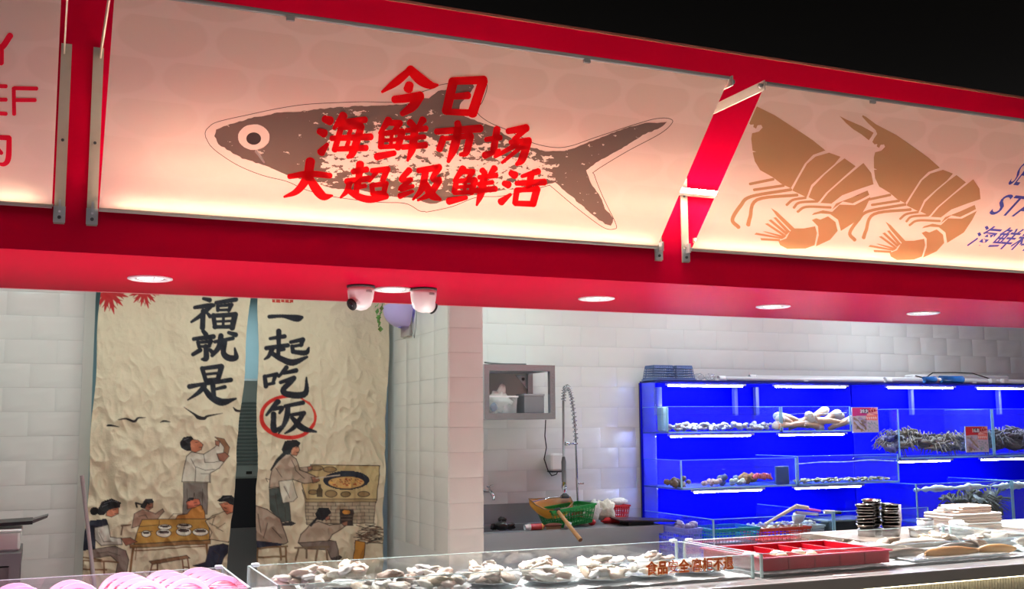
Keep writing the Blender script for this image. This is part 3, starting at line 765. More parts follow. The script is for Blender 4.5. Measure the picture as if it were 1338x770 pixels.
INK = rgb(22, 26, 38); LINE = rgb(60, 45, 40)
def Lz(l): return [(100+a/3.348, 540+b/3.348) for a, b in l]
def Rz(l): return [(310+a/3.348, 540+b/3.348) for a, b in l]
def brush(cv, strokes, ox, oy, sc, col=INK):
    for st in strokes: cv.smooth([(ox+x/sc, oy+y/sc, w*1.2/sc + .5) for x, y, w in st], col)
FU = [[(122,52,16),(162,60,24)],[(68,108,18),(150,96,24),(188,92,20)],[(168,100,24),(110,155,22),(48,198,12)],[(122,130,26),(118,234,28)],[(148,142,14),(166,162,22)],[(205,76,20),(326,56,24)],[(215,96,20),(216,124,18)],[(215,96,15),(300,88,18)],[(300,90,22),(286,125,17)],[(215,122,13),(290,120,15)],[(188,156,24),(200,230,22)],[(190,158,22),(326,150,26)],[(326,152,30),(310,234,28)],[(195,195,13),(315,190,13)],[(254,155,15),(252,225,15)],[(195,229,19),(312,226,21)]]
JIU = [[(122,255,20),(140,276,26)],[(62,306,20),(188,290,26)],[(88,326,20),(95,355,18)],[(90,328,15),(175,318,18)],[(172,320,22),(160,350,17)],[(95,353,15),(165,348,15)],[(140,350,24),(140,424,28),(112,432,10)],[(102,375,24),(56,402,20)],[(165,372,18),(182,390,24)],[(198,322,18),(312,300,20)],[(237,285,28),(225,350,28),(178,408,18)],[(262,320,24),(250,390,28),(280,422,32),(326,420,26),(322,362,8)],[(288,264,18),(330,278,26)]]
SHI = [[(113,490,24),(135,565,22)],[(115,490,20),(232,475,24)],[(234,478,28),(210,560,24)],[(140,526,14),(205,519,14)],[(135,563,18),(215,556,18)],[(33,604,26),(120,588,18),(288,562,24)],[(178,580,26),(186,668,24)],[(186,622,14),(252,606,20)],[(126,600,26),(90,640,22),(22,688,6)],[(120,610,22),(170,670,32),(240,702,36),(322,680,10)]]
YI = [[(86,132,16),(150,130,13),(220,140,28),(250,134,12)]]
QI = [[(85,242,13),(156,231,18)],[(128,206,22),(125,300,17)],[(64,290,18),(172,276,18)],[(95,290,20),(75,330,15),(54,346,6)],[(125,280,15),(122,326,17)],[(125,302,13),(152,296,14)],[(85,312,17),(140,345,22),(200,362,26),(272,334,10)],[(188,260,14),(252,246,18)],[(250,248,20),(240,276,15)],[(200,281,13),(245,273,13)],[(194,281,16),(198,306,18)],[(198,309,17),(265,313,20),(281,288,8)]]
CHI = [[(58,432,16),(66,482,18)],[(58,433,13),(116,421,16)],[(112,424,18),(100,466,13)],[(66,474,13),(105,466,13)],[(165,388,20),(128,432,12)],[(152,416,14),(216,402,20)],[(138,462,15),(206,440,20)],[(202,445,22),(150,505,22),(200,526,26),(265,516,24),(270,438,6)]]
FAN = [[(126,560,22),(72,626,10)],[(104,597,15),(146,590,16),(134,616,10)],[(106,620,20),(106,702,22),(148,680,8)],[(162,582,15),(252,564,18)],[(176,585,20),(165,650,20),(128,718,6)],[(188,626,13),(256,616,18)],[(252,620,20),(205,686,18),(158,718,6)],[(194,640,17),(245,690,26),(318,710,8)]]
def paint_left(cv):
    # maple leaves in the top corner
    for cx, cy, sc in ((142, 382, 1.0), (188, 380, .8)):
        for a in (15, 45, 75, 100, 130, 160):
            q = math.radians(a); L = (26 if a != 75 else 30)*sc
            cv.line([(cx, cy, 7*sc), (cx+.6*L*math.cos(q), cy+.6*L*math.sin(q), 5.5*sc), (cx+L*math.cos(q), cy+L*math.sin(q), .8)], rgb(186, 28, 34))
            for b in (-28, 28):
                q2 = math.radians(a+b); bx, by = cx+.5*L*math.cos(q), cy+.5*L*math.sin(q)
                cv.line([(bx, by, 3*sc), (bx+.35*L*math.cos(q2), by+.35*L*math.sin(q2), .6)], rgb(176, 30, 34))
    for st in (FU, JIU, SHI): brush(cv, st, 240, 380, 4.811)
    K = rgb(30, 26, 30)
    for pts in ([(155,757,3),(170,755,8),(215,762,3)], [(210,727,3),(250,722,7),(290,735,9),(310,718,7),(348,716,2)], [(420,740,2),(440,733,7),(470,738,2)], [(538,664,2),(590,700,8),(610,715,14),(640,720,12),(660,708,8),(735,694,2)], [(788,663,2),(805,680,9),(832,684,5)]):
        cv.smooth([(100+x/3.85, 360+y/3.85, w/3.0) for x, y, w in pts], K)
    E = LINE; skin = rgb(196, 122, 90); skind = rgb(150, 96, 76)
    # standing man drinking from a bowl
    cv.poly(Lz([(465,305),(568,305),(566,440),(518,440),(512,350),(500,440),(460,440)]), rgb(128, 118, 110), E)
    cv.poly(Lz([(480,190),(500,170),(555,180),(600,152),(632,120),(652,150),(648,205),(620,240),(580,262),(580,302),(458,300),(470,240)]), rgb(206, 200, 184), E, 1)
    for l in ([(555,182),(560,215),(600,215),(645,205)],[(520,235),(560,250),(600,245)],[(500,200),(520,240),(515,300)],[(540,265),(575,265),(575,300)]): cv.line([(a, b, .7) for a, b in Lz(l)], E)
    cv.poly(Lz([(500,115),(530,118),(552,138),(545,160),(520,172),(500,165),(495,140)]), skin, E)
    cv.poly(Lz([(452,130),(468,106),(500,100),(512,112),(498,128),(500,165),(482,166),(458,152)]), rgb(24, 22, 26))
    cv.poly(Lz([(605,105),(648,113),(673,150),(662,186),(640,182),(648,150),(630,128)]), rgb(140, 100, 72), E)
    cv.poly(Lz([(612,178),(650,172),(668,188),(640,214),(620,205)]), skind, E); cv.poly(Lz([(605,120),(628,122),(622,145),(606,138)]), skind, E)
    # girl and boy behind the table
    cv.poly(Lz([(250,440),(285,420),(320,430),(345,440),(375,418),(382,430),(352,466),(300,466),(280,490),(240,500)]), rgb(158, 126, 108), E)
    cv.poly(Lz([(298,395),(332,390),(332,412),(312,426),(290,415)]), skind, E)
    cv.poly(Lz([(276,405),(298,374),(330,374),(336,390),(308,396),(296,418),(278,412)]), rgb(30, 27, 30)); cv.line([(a, b, 2.4) for a, b in Lz([(280,398),(256,392),(262,410)])], rgb(30, 27, 30))
    cv.poly(Lz([(500,415),(540,400),(555,430),(560,462),(480,462),(430,462),(440,445),(480,440)]), rgb(192, 128, 58), E)
    cv.poly(Lz([(475,388),(500,372),(532,376),(538,396),(512,412),(480,418)]), rgb(198, 104, 76), E); cv.poly(Lz([(473,388),(488,370),(512,368),(508,380),(490,384)]), rgb(28, 25, 28))
    # table with bowls
    cv.poly(Lz([(285,465),(576,460),(582,552),(250,570),(262,520)]), rgb(184, 138, 64), E, 1)
    for l in ([(275,495),(360,488),(362,470)],[(268,520),(330,515)],[(400,465),(420,440),(470,440)]): cv.line([(a, b, .8) for a, b in Lz(l)], E)
    cv.poly(Lz([(232,572),(586,553),(586,570),(234,588)]), rgb(150, 112, 70), E)
    for l, w in (([(248,588),(232,690)], 3.2), ([(568,570),(574,680)], 3.2), ([(255,600),(560,580)], 1.5), ([(262,588),(256,640)], 1)): cv.line([(a, b, w) for a, b in Lz(l)], rgb(128, 92, 58))
    for cx, cy, rx, ry in ((385,498,30,11),(380,524,33,17),(470,494,33,11),(468,518,33,18),(540,518,35,16),(303,526,20,14)):
        (a, b), = Lz([(cx, cy)]); cv.ellipse(a, b, rx/3.348, ry/3.348, rgb(226, 222, 208), E, .8); cv.ellipse(a, b-ry*.3/3.348, rx*.75/3.348, ry*.42/3.348, rgb(70, 56, 54))
    # bench
    cv.poly(Lz([(315,645),(480,620),(494,632),(330,660)]), rgb(140, 102, 74), E)
    for l in ([(328,660),(316,708)],[(352,656),(352,706)],[(460,640),(465,695)],[(484,636),(490,700)],[(322,685),(352,683)],[(463,670),(488,672)]): cv.line([(a, b, 2) for a, b in Lz(l)], rgb(120, 84, 64))
    # woman on the stool, left
    cv.poly(Lz([(60,595),(170,580),(215,600),(228,640),(215,700),(168,706),(180,650),(150,622),(70,632)]), rgb(132, 114, 104), E, 1)
    cv.poly(Lz([(28,600),(32,520),(60,470),(130,460),(142,490),(92,520),(84,590)]), rgb(32, 34, 52))
    cv.poly(Lz([(80,500),(140,488),(150,540),(195,545),(200,572),(110,577),(84,552)]), rgb(206, 202, 190), E, 1)
    cv.poly(Lz([(195,545),(235,543),(264,560),(216,578)]), skind, E)
    cv.poly(Lz([(132,425),(182,412),(182,440),(152,454),(128,448)]), skin, E)
    cv.poly(Lz([(84,432),(108,388),(150,374),(192,390),(188,412),(160,418),(140,424),(120,444),(98,446)]), rgb(26, 24, 28)); cv.ellipse(*Lz([(76,428)])[0], 5.5, 5.5, rgb(26, 24, 28))
    for l in ([(15,640),(180,650)],[(30,645),(20,705)],[(60,645),(62,700)],[(120,648),(120,705)],[(20,680),(130,684)],[(10,625),(110,640)]): cv.line([(a, b, 2.2) for a, b in Lz(l)], rgb(126, 92, 62))
    for l in ([(195,490),(235,486)],[(200,495),(195,530)],[(15,480),(45,475)]): cv.line([(a, b, 2) for a, b in Lz(l)], rgb(110, 84, 66))
    # man at the right, bent over his bowl
    cv.poly(Lz([(560,470),(590,448),(645,428),(684,430),(684,500),(664,562),(580,550),(592,520)]), rgb(206, 190, 160), E, 1)
    for l in ([(580,480),(620,500),(650,480)],[(600,455),(590,490)],[(610,500),(640,515)]): cv.line([(a, b, .8) for a, b in Lz(l)], E)
    cv.poly(Lz([(618,395),(650,388),(684,402),(678,432),(656,442),(636,420)]), skin, E)
    cv.poly(Lz([(606,384),(630,360),(670,358),(690,375),(690,402),(664,398),(650,386),(630,386)]), rgb(26, 24, 28))
    cv.poly(Lz([(580,582),(640,568),(664,575),(662,610),(640,640),(622,682),(570,682),(506,664),(560,648)]), rgb(36, 38, 60), E)
    cv.line([(a, b, 1) for a, b in Lz([(570,465),(605,450)])], E)
    # faces: brows, eyes, mouths, hair lights
    for l in ([(520,128),(532,126)],[(536,150),(546,150)],[(158,424),(170,421)],[(166,440),(178,438)],[(312,398),(324,396)],[(316,412),(326,411)],[(510,392),(522,390)],[(512,402),(524,400)],[(642,398),(654,396)],[(640,412),(650,416)],[(646,428),(656,430)]): cv.line([(a, b, .9) for a, b in Lz(l)], rgb(50, 30, 28))
    for l in ([(120,396),(150,384),(178,388)],[(110,410),(135,400)],[(635,372),(662,366)],[(470,118),(490,110)]): cv.line([(a, b, .8) for a, b in Lz(l)], rgb(96, 96, 104))
    for l in ([(100,520),(120,560),(150,560)],[(90,610),(140,605),(190,620)],[(480,330),(482,420)],[(545,330),(545,420)],[(270,450),(300,445),(310,460)],[(600,600),(625,620),(610,660)]): cv.line([(a, b, .7) for a, b in Lz(l)], E)
def paint_right(cv):
    s = 3.844
    cv.poly([(356,388),(383,388),(383,396),(356,396)], rgb(190, 52, 40)); 
    for x in (360, 366.5, 372, 378): cv.line([(x, 388, 1.1), (x, 395, 1.1)], rgb(220, 205, 170))
    cv.line([(357,391.5,.9),(382,391.5,.9)], rgb(220, 205, 170))
    red = rgb(206, 40, 30)
    for k in range(60):
        a0 = math.radians(-80 - k*5.0); a1 = math.radians(-80 - (k+1)*5.0)
        w = 5.6*(1 - .55*abs(k/60 - .45)) if k < 52 else 3.0
        p = lambda a: (377 + 35*math.cos(a), 545 + 27*math.sin(a))
        cv.line([(*p(a0), w), (*p(a1), w)], red)
    for k in range(5):
        cv.line([(389+k*1.5, 519+k*.7, 1.6), (404+k*1.2, 526+k*1.6, 1.4), (411+k*.6, 538+k*1.6, 1.0), (410+k*.4, 552-k*1.2, .8)], rgb(214, 66, 48), al=.8)
    for st in (YI, QI, CHI, FAN): brush(cv, st, 330, 380, 3.85)
    E = LINE; skin = rgb(200, 140, 108); skind = rgb(156, 106, 84); T = rgb(178, 158, 138)
    # stove
    cv.poly(Rz([(315,225),(615,230),(606,380),(300,378),(280,310)]), rgb(196, 174, 126), E, 1.1)
    cv.poly(Rz([(282,335),(300,375),(606,375),(604,390),(296,390)]), rgb(170, 148, 108), E)
    cv.poly(Rz([(295,390),(602,388),(592,480),(300,486)]), rgb(178, 162, 138), E)
    for r in range(6):
        y = 405 + r*15
        cv.line([(*Rz([(297, y)])[0], .7), (*Rz([(596, y)])[0], .7)], rgb(92, 80, 70))
        for c in range(8):
            x = 310 + c*38 + (19 if r % 2 else 0)
            if x < 590: cv.line([(*Rz([(x, y)])[0], .7), (*Rz([(x, y-15)])[0], .7)], rgb(92, 80, 70))
    cv.ellipse(*Rz([(472,293)])[0], 30, 12.5, rgb(34, 38, 52)); cv.ellipse(*Rz([(472,303)])[0], 23.5, 8, rgb(206, 162, 100), rgb(60, 46, 40))
    rr = random.Random(2)
    for k in range(46):
        a = rr.uniform(0, 6.28); q = math.sqrt(rr.random())
        (x, y), = Rz([(472+70*q*math.cos(a), 303+21*q*math.sin(a))]); cv.line([(x, y, 1.3), (x+1, y+.5, 1.3)], rr.choice([rgb(170, 70, 34), rgb(120, 60, 36), rgb(226, 180, 90)]))
    for cx, cy, rx, ry in ((340,240,30,11),(398,246,27,12),(405,352,25,15),(468,354,22,12),(550,354,24,12),(330,346,20,10)):
        cv.ellipse(*Rz([(cx, cy)])[0], rx/3.348, ry/3.348, rgb(150, 124, 84), E)
    cv.poly(Rz([(347,365),(347,335),(353,325),(353,312),(360,312),(360,325),(367,335),(367,365)]), rgb(90, 74, 50), E)
    cv.poly(Rz([(445,420),(502,420),(502,490),(445,490)]), rgb(58, 46, 44), E); cv.ellipse(*Rz([(472,432)])[0], 5, 3, rgb(206, 140, 60))
    for y in (450, 465): cv.line([(*Rz([(450, y)])[0], .8), (*Rz([(498, y)])[0], .8)], rgb(130, 110, 96))
    # twigs and jar
    for k in range(60):
        x, y = rr.uniform(530, 615), rr.uniform(490, 572); a = rr.uniform(-.7, .7); L = rr.uniform(15, 35)
        cv.line([(*Rz([(x-L*math.cos(a), y-L*math.sin(a)*.6)])[0], 1.1), (*Rz([(x+L*math.cos(a), y+L*math.sin(a)*.6)])[0], .8)], rr.choice([rgb(66, 48, 42), rgb(110, 82, 62), rgb(46, 36, 34)]))
    cv.poly(Rz([(512,556),(552,562),(552,620),(545,638),(498,642),(505,610)]), rgb(190, 132, 52), E, 1)
    # cook
    cv.poly(Rz([(135,330),(180,325),(215,360),(225,395),(232,470),(186,476),(142,420)]), rgb(72, 80, 76), E)
    cv.poly(Rz([(190,478),(235,472),(256,482),(230,492),(192,490)]), rgb(46, 44, 46))
    cv.poly(Rz([(250,240),(310,234),(318,252),(262,262)]), T, E)
    cv.poly(Rz([(180,190),(215,176),(250,200),(268,248),(335,275),(345,302),(290,308),(240,290),(180,300),(190,322),(135,325),(138,290),(145,240)]), T, E, 1.1)
    cv.poly(Rz([(175,298),(235,290),(262,368),(245,385),(195,392)]), rgb(214, 208, 190), E)
    cv.poly(Rz([(318,280),(350,278),(356,296),(330,306)]), skind, E); cv.poly(Rz([(300,235),(320,230),(322,246),(302,250)]), skind, E)
    cv.line([(*Rz([(340, 285)])[0], 1.4), (*Rz([(440, 270)])[0], 1.2)], rgb(200, 190, 170))
    cv.poly(Rz([(228,155),(262,138),(266,162),(252,186),(226,182)]), skin, E)
    cv.poly(Rz([(188,160),(204,122),(250,116),(272,130),(262,146),(236,150),(222,180),(198,182)]), rgb(26, 26, 30)); cv.smooth([(*Rz([p])[0], w) for p, w in (((200,176),4.5),((170,205),4),((140,248),2))], rgb(26, 26, 30))
    for l in ([(230,205),(250,250),(290,285)],[(160,240),(190,280)],[(135,290),(120,285),(128,300)]): cv.line([(a, b, .8) for a, b in Rz(l)], E)
    for l in ([(248,152),(260,149)],[(252,172),(262,171)]): cv.line([(a, b, .9) for a, b in Rz(l)], rgb(50, 30, 28))
    for l in ([(160,350),(170,400),(175,440)],[(205,410),(208,460)],[(200,320),(225,370)],[(215,130),(245,124)]): cv.line([(a, b, .7) for a, b in Rz(l)], E)
    # child on the stool
    cv.poly(Rz([(262,566),(390,553),(425,560),(436,622),(402,636),(386,595),(290,592)]), rgb(130, 114, 104), E, 1)
    cv.poly(Rz([(262,566),(275,530),(312,488),(350,472),(400,490),(455,480),(474,488),(414,530),(392,556)]), T, E, 1.1)
    cv.poly(Rz([(450,480),(480,470),(478,490),(462,492)]), skind, E); cv.poly(Rz([(378,452),(400,448),(400,462),(384,470)]), skind, E)
    cv.poly(Rz([(336,440),(352,414),(395,414),(406,434),(390,452),(372,470),(346,464)]), rgb(28, 28, 34)); cv.line([(*Rz([p])[0], 3) for p in ((342,460),(318,490))], rgb(28, 28, 34))
    cv.poly(Rz([(402,630),(440,618),(454,628),(440,642),(405,642)]), rgb(70, 58, 56))
    for l in ([(248,588),(396,582)],[(262,590),(250,642)],[(296,592),(298,632)],[(345,590),(336,650)],[(380,588),(388,642)]): cv.line([(a, b, 2.6) for a, b in Rz(l)], rgb(128, 108, 86))
    # diner's back
    cv.poly(Rz([(70,400),(130,420),(182,460),(216,562),(196,572),(70,556)]), rgb(166, 146, 128), E, 1.1)
    for l in ([(90,440),(100,520)],[(130,480),(110,545)],[(150,500),(190,545)]): cv.line([(a, b, .8) for a, b in Rz(l)], E)
    cv.poly(Rz([(70,556),(196,570),(180,584),(70,590)]), rgb(34, 36, 56))
    for l in ([(70,592),(212,580)],[(82,594),(80,655)],[(182,588),(184,640)],[(205,585),(208,650)],[(80,630),(205,625)]): cv.line([(a, b, 2.6) for a, b in Rz(l)], rgb(128, 100, 70))
curtain([(134, 340), (330, 352), (294, 768), (106, 775)], paint_left, 'cream printed curtain with family at table, three black characters and birds', 1.0)
curtain([(338, 352), (510, 364), (496, 768), (333, 770)], paint_right, 'cream printed curtain with red circled character and cook at brick stove', 2.7)

# ------------------------------------------------------------------ behind and beside the curtain
def aircon():
    x0, x1, y0, y1, z0, z1 = 1.12, 1.60, 7.75, 8.1, 1.20, 1.90
    r = thing('air_conditioner', 'grey floor-standing air conditioner head seen between the curtains', 'appliance', ((x0+x1)/2, (y0+y1)/2, 0))
    G = mat('aircon_grey', rgb(150, 166, 168), .5)
    MB().rbox(x0, x1, y0, y1, z0, z1, .015).build('cabinet_head', G, r)
    for k in range(18):
        z = z0 + .10 + k*.025
        MB().obox(((x0+x1)/2, y0-.004, z), (x1-x0)-.08, .012, .012, rotm('X', 30)).build('louvre', mat('louvre_grey', rgb(110, 126, 130), .5), r)
    MB().box(x0+.2, x0+.24, y0-.004, y0, z0+.03, z0+.05).build('display', BLACKPL, r)
    MB().box(x0-.02, x1+.02, y0+.02, y1-.02, 0.86, z0).build('dark_casing', mat('dark_casing', rgb(24, 28, 40), .5), r)
    MB().box(x0-.02, x1+.02, y0+.01, y1-.02, 0, .86).build('lower_panel', mat('mid_grey_panel', rgb(104, 108, 112), .5), r)
aircon()
def crates():
    c = mat('navy_plastic', rgb(34, 44, 84), .45)
    for k in range(3):
        z = .33 + k*.23
        r = thing('plastic_crate', ['dark blue crate, lowest of the stack beside the curtain', 'dark blue crate, middle of the stack beside the curtain', 'dark blue crate, topmost of the stack beside the curtain'][k], 'crate', (2.10, 7.5, z), 'dark blue crates in the doorway')
        b = MB(); b.box(1.90, 2.19, 7.42, 7.44, z, z+.20); b.box(1.90, 2.19, 7.68, 7.70, z, z+.20); b.box(1.90, 1.92, 7.44, 7.68, z, z+.20); b.box(2.17, 2.19, 7.44, 7.68, z, z+.20); b.box(1.92, 2.17, 7.44, 7.68, z, z+.01)
        b.build('body', c, r)
        MB().box(1.885, 2.2, 7.41, 7.42, z+.185, z+.215).build('rim', mat('navy_rim', rgb(60, 74, 120), .45), r)
    MB().box(1.88, 2.19, 7.43, 7.72, 0, .33).build('plinth', c)
crates()
for o in COL.objects:
    if o.name == 'plinth': tag(o, 'dark blue plinth under the stack of crates', 'plinth')
a, b = onY(107, 622, 6.9), onY(124, 770, 6.75)
d = (b-a); t = a.z/(a.z-b.z); foot = a + d*t
tag(MB().tube([a, foot], .011, 8).build('mop_handle', mat('mop_grey', rgb(196, 184, 190), .5), None, True), 'thin grey pole leaning against the edge of the left curtain', 'pole')
def side_table():
    r = thing('prep_table', 'small stainless prep table standing against the left tiled wall', 'table', (-.5, 6.4, 0))
    x0, x1, y0, y1 = -1.1, -.075, 6.1, 6.62; Y = 6.4
    MB().box(x0, x1, y0, y1, .87, .93).build('table_top', STEELD, r)
    for x in (x0+.03, x1-.03):
        for y in (y0+.03, y1-.03): MB().box(x-.025, x+.025, y-.025, y+.025, 0, .87).build('leg', STEELD, r)
    MB().box(x0+.05, x1-.05, y0+.02, y1-.02, .2, .86).build('side_panel', mat('table_panel', rgb(120, 112, 114), .5, .3), r)
    c = thing('food_container', 'white plastic food container on the left prep table', 'container', (-.3, 6.35, .93))
    b = MB(); n = [(-.52,6.2),(-.085,6.2),(-.085,6.5),(-.52,6.5)]
    b.rbox(-.52, -.085, 6.2, 6.5, .93, 1.035, .012); b.build('tub', mat('container_white', rgb(216, 220, 218), .4), c)
    MB().rbox(-.53, -.078, 6.19, 6.51, 1.03, 1.042, .004).build('rim', WHITEP, c)
    t = thing('black_tray', 'black tray with upturned handle on the white container', 'tray', (-.3, 6.35, 1.042))
    b = MB(); b.add([(-.55,6.22,1.046),(-.03,6.22,1.062),(-.03,6.48,1.062),(-.55,6.48,1.046),(-.55,6.22,1.066),(-.03,6.22,1.080),(-.03,6.48,1.080),(-.55,6.48,1.066)],
        [(3,2,1,0),(4,5,6,7),(0,1,5,4),(1,2,6,5),(2,3,7,6),(3,0,4,7)]); b.build('pan', BLACKPL, t)
    b = MB(); b.add([(-.03,6.28,1.062),(.04,6.29,1.088),(.04,6.41,1.088),(-.03,6.42,1.062),(-.03,6.28,1.080),(.045,6.29,1.102),(.045,6.41,1.102),(-.03,6.42,1.080)],
        [(3,2,1,0),(4,5,6,7),(0,1,5,4),(1,2,6,5),(2,3,7,6),(3,0,4,7)]); b.build('handle', mat('handle_grey', rgb(90, 90, 90), .4), t)
side_table()

# ------------------------------------------------------------------ sink corner
SINKST = mat('sink_steel', rgb(166, 172, 178), .33, .5, .08, 5)
def sink():
    x0, x1, y0, y1 = PX1 + .01, 3.945, 6.50, YB - .012; zt = .868
    r = thing('sink_bench', 'stainless sink bench with backsplash against the tiled wall', 'sink', ((x0+x1)/2, 6.8, 0))
    b = MB(); b.box(x0, x1, y0, y0+.10, zt-.055, zt); b.box(x0, x1, y1-.08, y1, zt-.03, zt); b.box(x0, x0+.08, y0+.10, y1-.08, zt-.03, zt); b.box(3.42, x1, y0+.10, y1-.08, zt-.03, zt)
    b.build('rim', SINKST, r)
    b = MB(); b.box(x0+.08, 3.42, y0+.10, y0+.11, .6, zt-.03); b.box(x0+.08, 3.42, y1-.09, y1-.08, .6, zt-.03); b.box(x0+.08, x0+.09, y0+.11, y1-.09, .6, zt-.03); b.box(3.41, 3.42, y0+.11, y1-.09, .6, zt-.03); b.box(x0+.08, 3.42, y0+.10, y1-.08, .59, .6)
    b.build('basin', SINKST, r)
    MB().box(x0, 3.885, y1-.012, y1, zt, 1.006).build('backsplash', SINKST, r)
    MB().box(x0, x1-.05, y0+.03, y0+.045, .50, zt-.055).build('apron', SINKST, r)
    MB().box(x1-.06, x1-.02, y0+.03, y1-.02, .50, zt-.03).build('side_panel', SINKST, r)
    for x in (x0+.04, x1-.06):
        for y in (y0+.06, y1-.06): MB().box(x-.02, x+.02, y-.02, y+.02, 0, .5).build('leg', SINKST, r)
sink()
ZK = .868
SHELFST = mat('shelf_steel', rgb(196, 198, 202), .27, .85, .08, 5, .04, 60)
def wall_shelf():
    x0, x1, y0, y1, z0, z1 = 2.70, 3.228, 6.70, YB - .012, 1.595, 1.965
    r = thing('wall_shelf', 'stainless steel open shelf box fixed to the tiled wall', 'shelf', ((x0+x1)/2, 6.9, z0))
    w = .038
    for x in (x0, x1-w):
        for y in (y0, y1-w): MB().box(x, x+w, y, y+w, z0, z1).build('post', SHELFST, r)
    for z in (z0, z1-w*1.1):
        b = MB(); b.box(x0+w, x1-w, y0, y0+w, z, z+w*1.1); b.box(x0+w, x1-w, y1-w, y1, z, z+w*1.1); b.box(x0, x0+w, y0+w, y1-w, z, z+w*1.1); b.box(x1-w, x1, y0+w, y1-w, z, z+w*1.1)
        b.build('rail', SHELFST, r)
    MB().box(x0+w, x1-w, y0+w, y1-w, z1-.012, z1-.004).build('top_plate', SHELFST, r)
    MB().box(x0+w, x1-w, y0+w, y1-w, z0+.012, z0+.02).build('bottom_plate', SHELFST, r)
    MB().box(x0+w, x1-w, y1-.01, y1-.004, z0+.042, z1-.042).build('back_plate', mat('shelf_back', rgb(172, 166, 160), .5, .3), r)
    b = MB(); b.add([(x1-w-.09,y1-.016,z1-.05),(x1-w,y1-.016,z1-.05),(x1-w,y1-.016,z1-.15),(x1-w-.09,y1-.011,z1-.05),(x1-w,y1-.011,z1-.05),(x1-w,y1-.011,z1-.15)], [(0,2,1),(3,4,5),(0,1,4,3),(1,2,5,4),(2,0,3,5)]); b.build('gusset', SHELFST, r)
    MB().lathe([(.012,0),(.012,.003)], (x1-w-.028, y1-.016, z1-.078), 12, rotm('X', 90)).build('bolt_hole', DKGREY, r)
    zb = z0 + .042
    c = thing('plastic_bin', 'clear plastic bin holding a white bag on the wall shelf', 'container', (2.86, 6.80, zb))
    b = MB(); X0, X1, Y0, Y1 = 2.755, 2.965, 6.745, 6.90
    for (p, q) in (((X0,Y0),(X1,Y0)),((X1,Y0),(X1,Y1)),((X1,Y1),(X0,Y1)),((X0,Y1),(X0,Y0))):
        k = .015
        b.add([(p[0]+(k if p[0]==X0 else -k), p[1], zb), (q[0]+(k if q[0]==X0 else -k), q[1], zb), (q[0], q[1], zb+.115), (p[0], p[1], zb+.115)], [(0,1,2,3)])
    b.build('tub', glassmat('cloudy_plastic', (.85, .9, .9, 1), .08, .2, .22, (.9, .92, .95, 1)), c)
    MB().box(X0-.004, X1+.004, Y0-.004, Y0+.004, zb+.108, zb+.118).build('rim', WHITEP, c)
    g = thing('plastic_bag', 'crumpled white plastic bag with blue corner in the shelf bin', 'bag', (2.86, 6.82, zb))
    wb_ = mat('bag_white', rgb(232, 232, 228), .5, 0, .05, 10, .3, 30)
    MB().blob((2.86, 6.82, zb+.075), .078, .05, .075, None, .45, 3, 3, 18, 12).build('bag_body', wb_, g, True)
    MB().blob((2.875, 6.815, zb+.155), .028, .022, .045, rotm('Y', 18), .5, 3, 5, 12, 9).build('knot', wb_, g, True)
    MB().blob((2.795, 6.765, zb+.04), .026, .012, .03, None, .4, 3, 8, 10, 8).build('blue_corner', mat('bag_blue', rgb(70, 110, 150), .5), g, True)
    q = thing('grey_box', 'plain grey cube-shaped box on the wall shelf', 'box', (3.09, 6.8, zb))
    MB().rbox(3.015, 3.165, 6.745, 6.88, zb, zb+.128, .003).build('body', mat('box_grey', rgb(128, 130, 136), .55), q)
    MB().rbox(3.012, 3.168, 6.742, 6.883, zb+.118, zb+.132, .002).build('lid', mat('box_lid', rgb(150, 152, 158), .5), q)
    t = MB(); t.add([(2.77,6.75,z1+.001),(3.02,6.72,z1+.001),(3.02,6.90,z1+.006),(2.79,6.92,z1+.02),(2.77,6.75,z1+.010),(3.02,6.72,z1+.010),(3.02,6.90,z1+.014),(2.79,6.92,z1+.032)], [(3,2,1,0),(4,5,6,7),(0,1,5,4),(1,2,6,5),(2,3,7,6),(3,0,4,7)])
    tag(t.build('sheet_tray', mat('tray_dark', rgb(96, 98, 100), .4, .4)), 'thin dark tray lying on top of the wall shelf', 'tray')
    p = [onY(x, y, 7.06) for x, y in ((713,549),(712,570),(714,585),(711,600),(716,615),(721,622),(727,620),(730,614))]
    tag(MB().tube(p, .004, 6).build('power_cord', BLACKPL, None, True), 'black cord hanging from the wall shelf', 'cord')
wall_shelf()
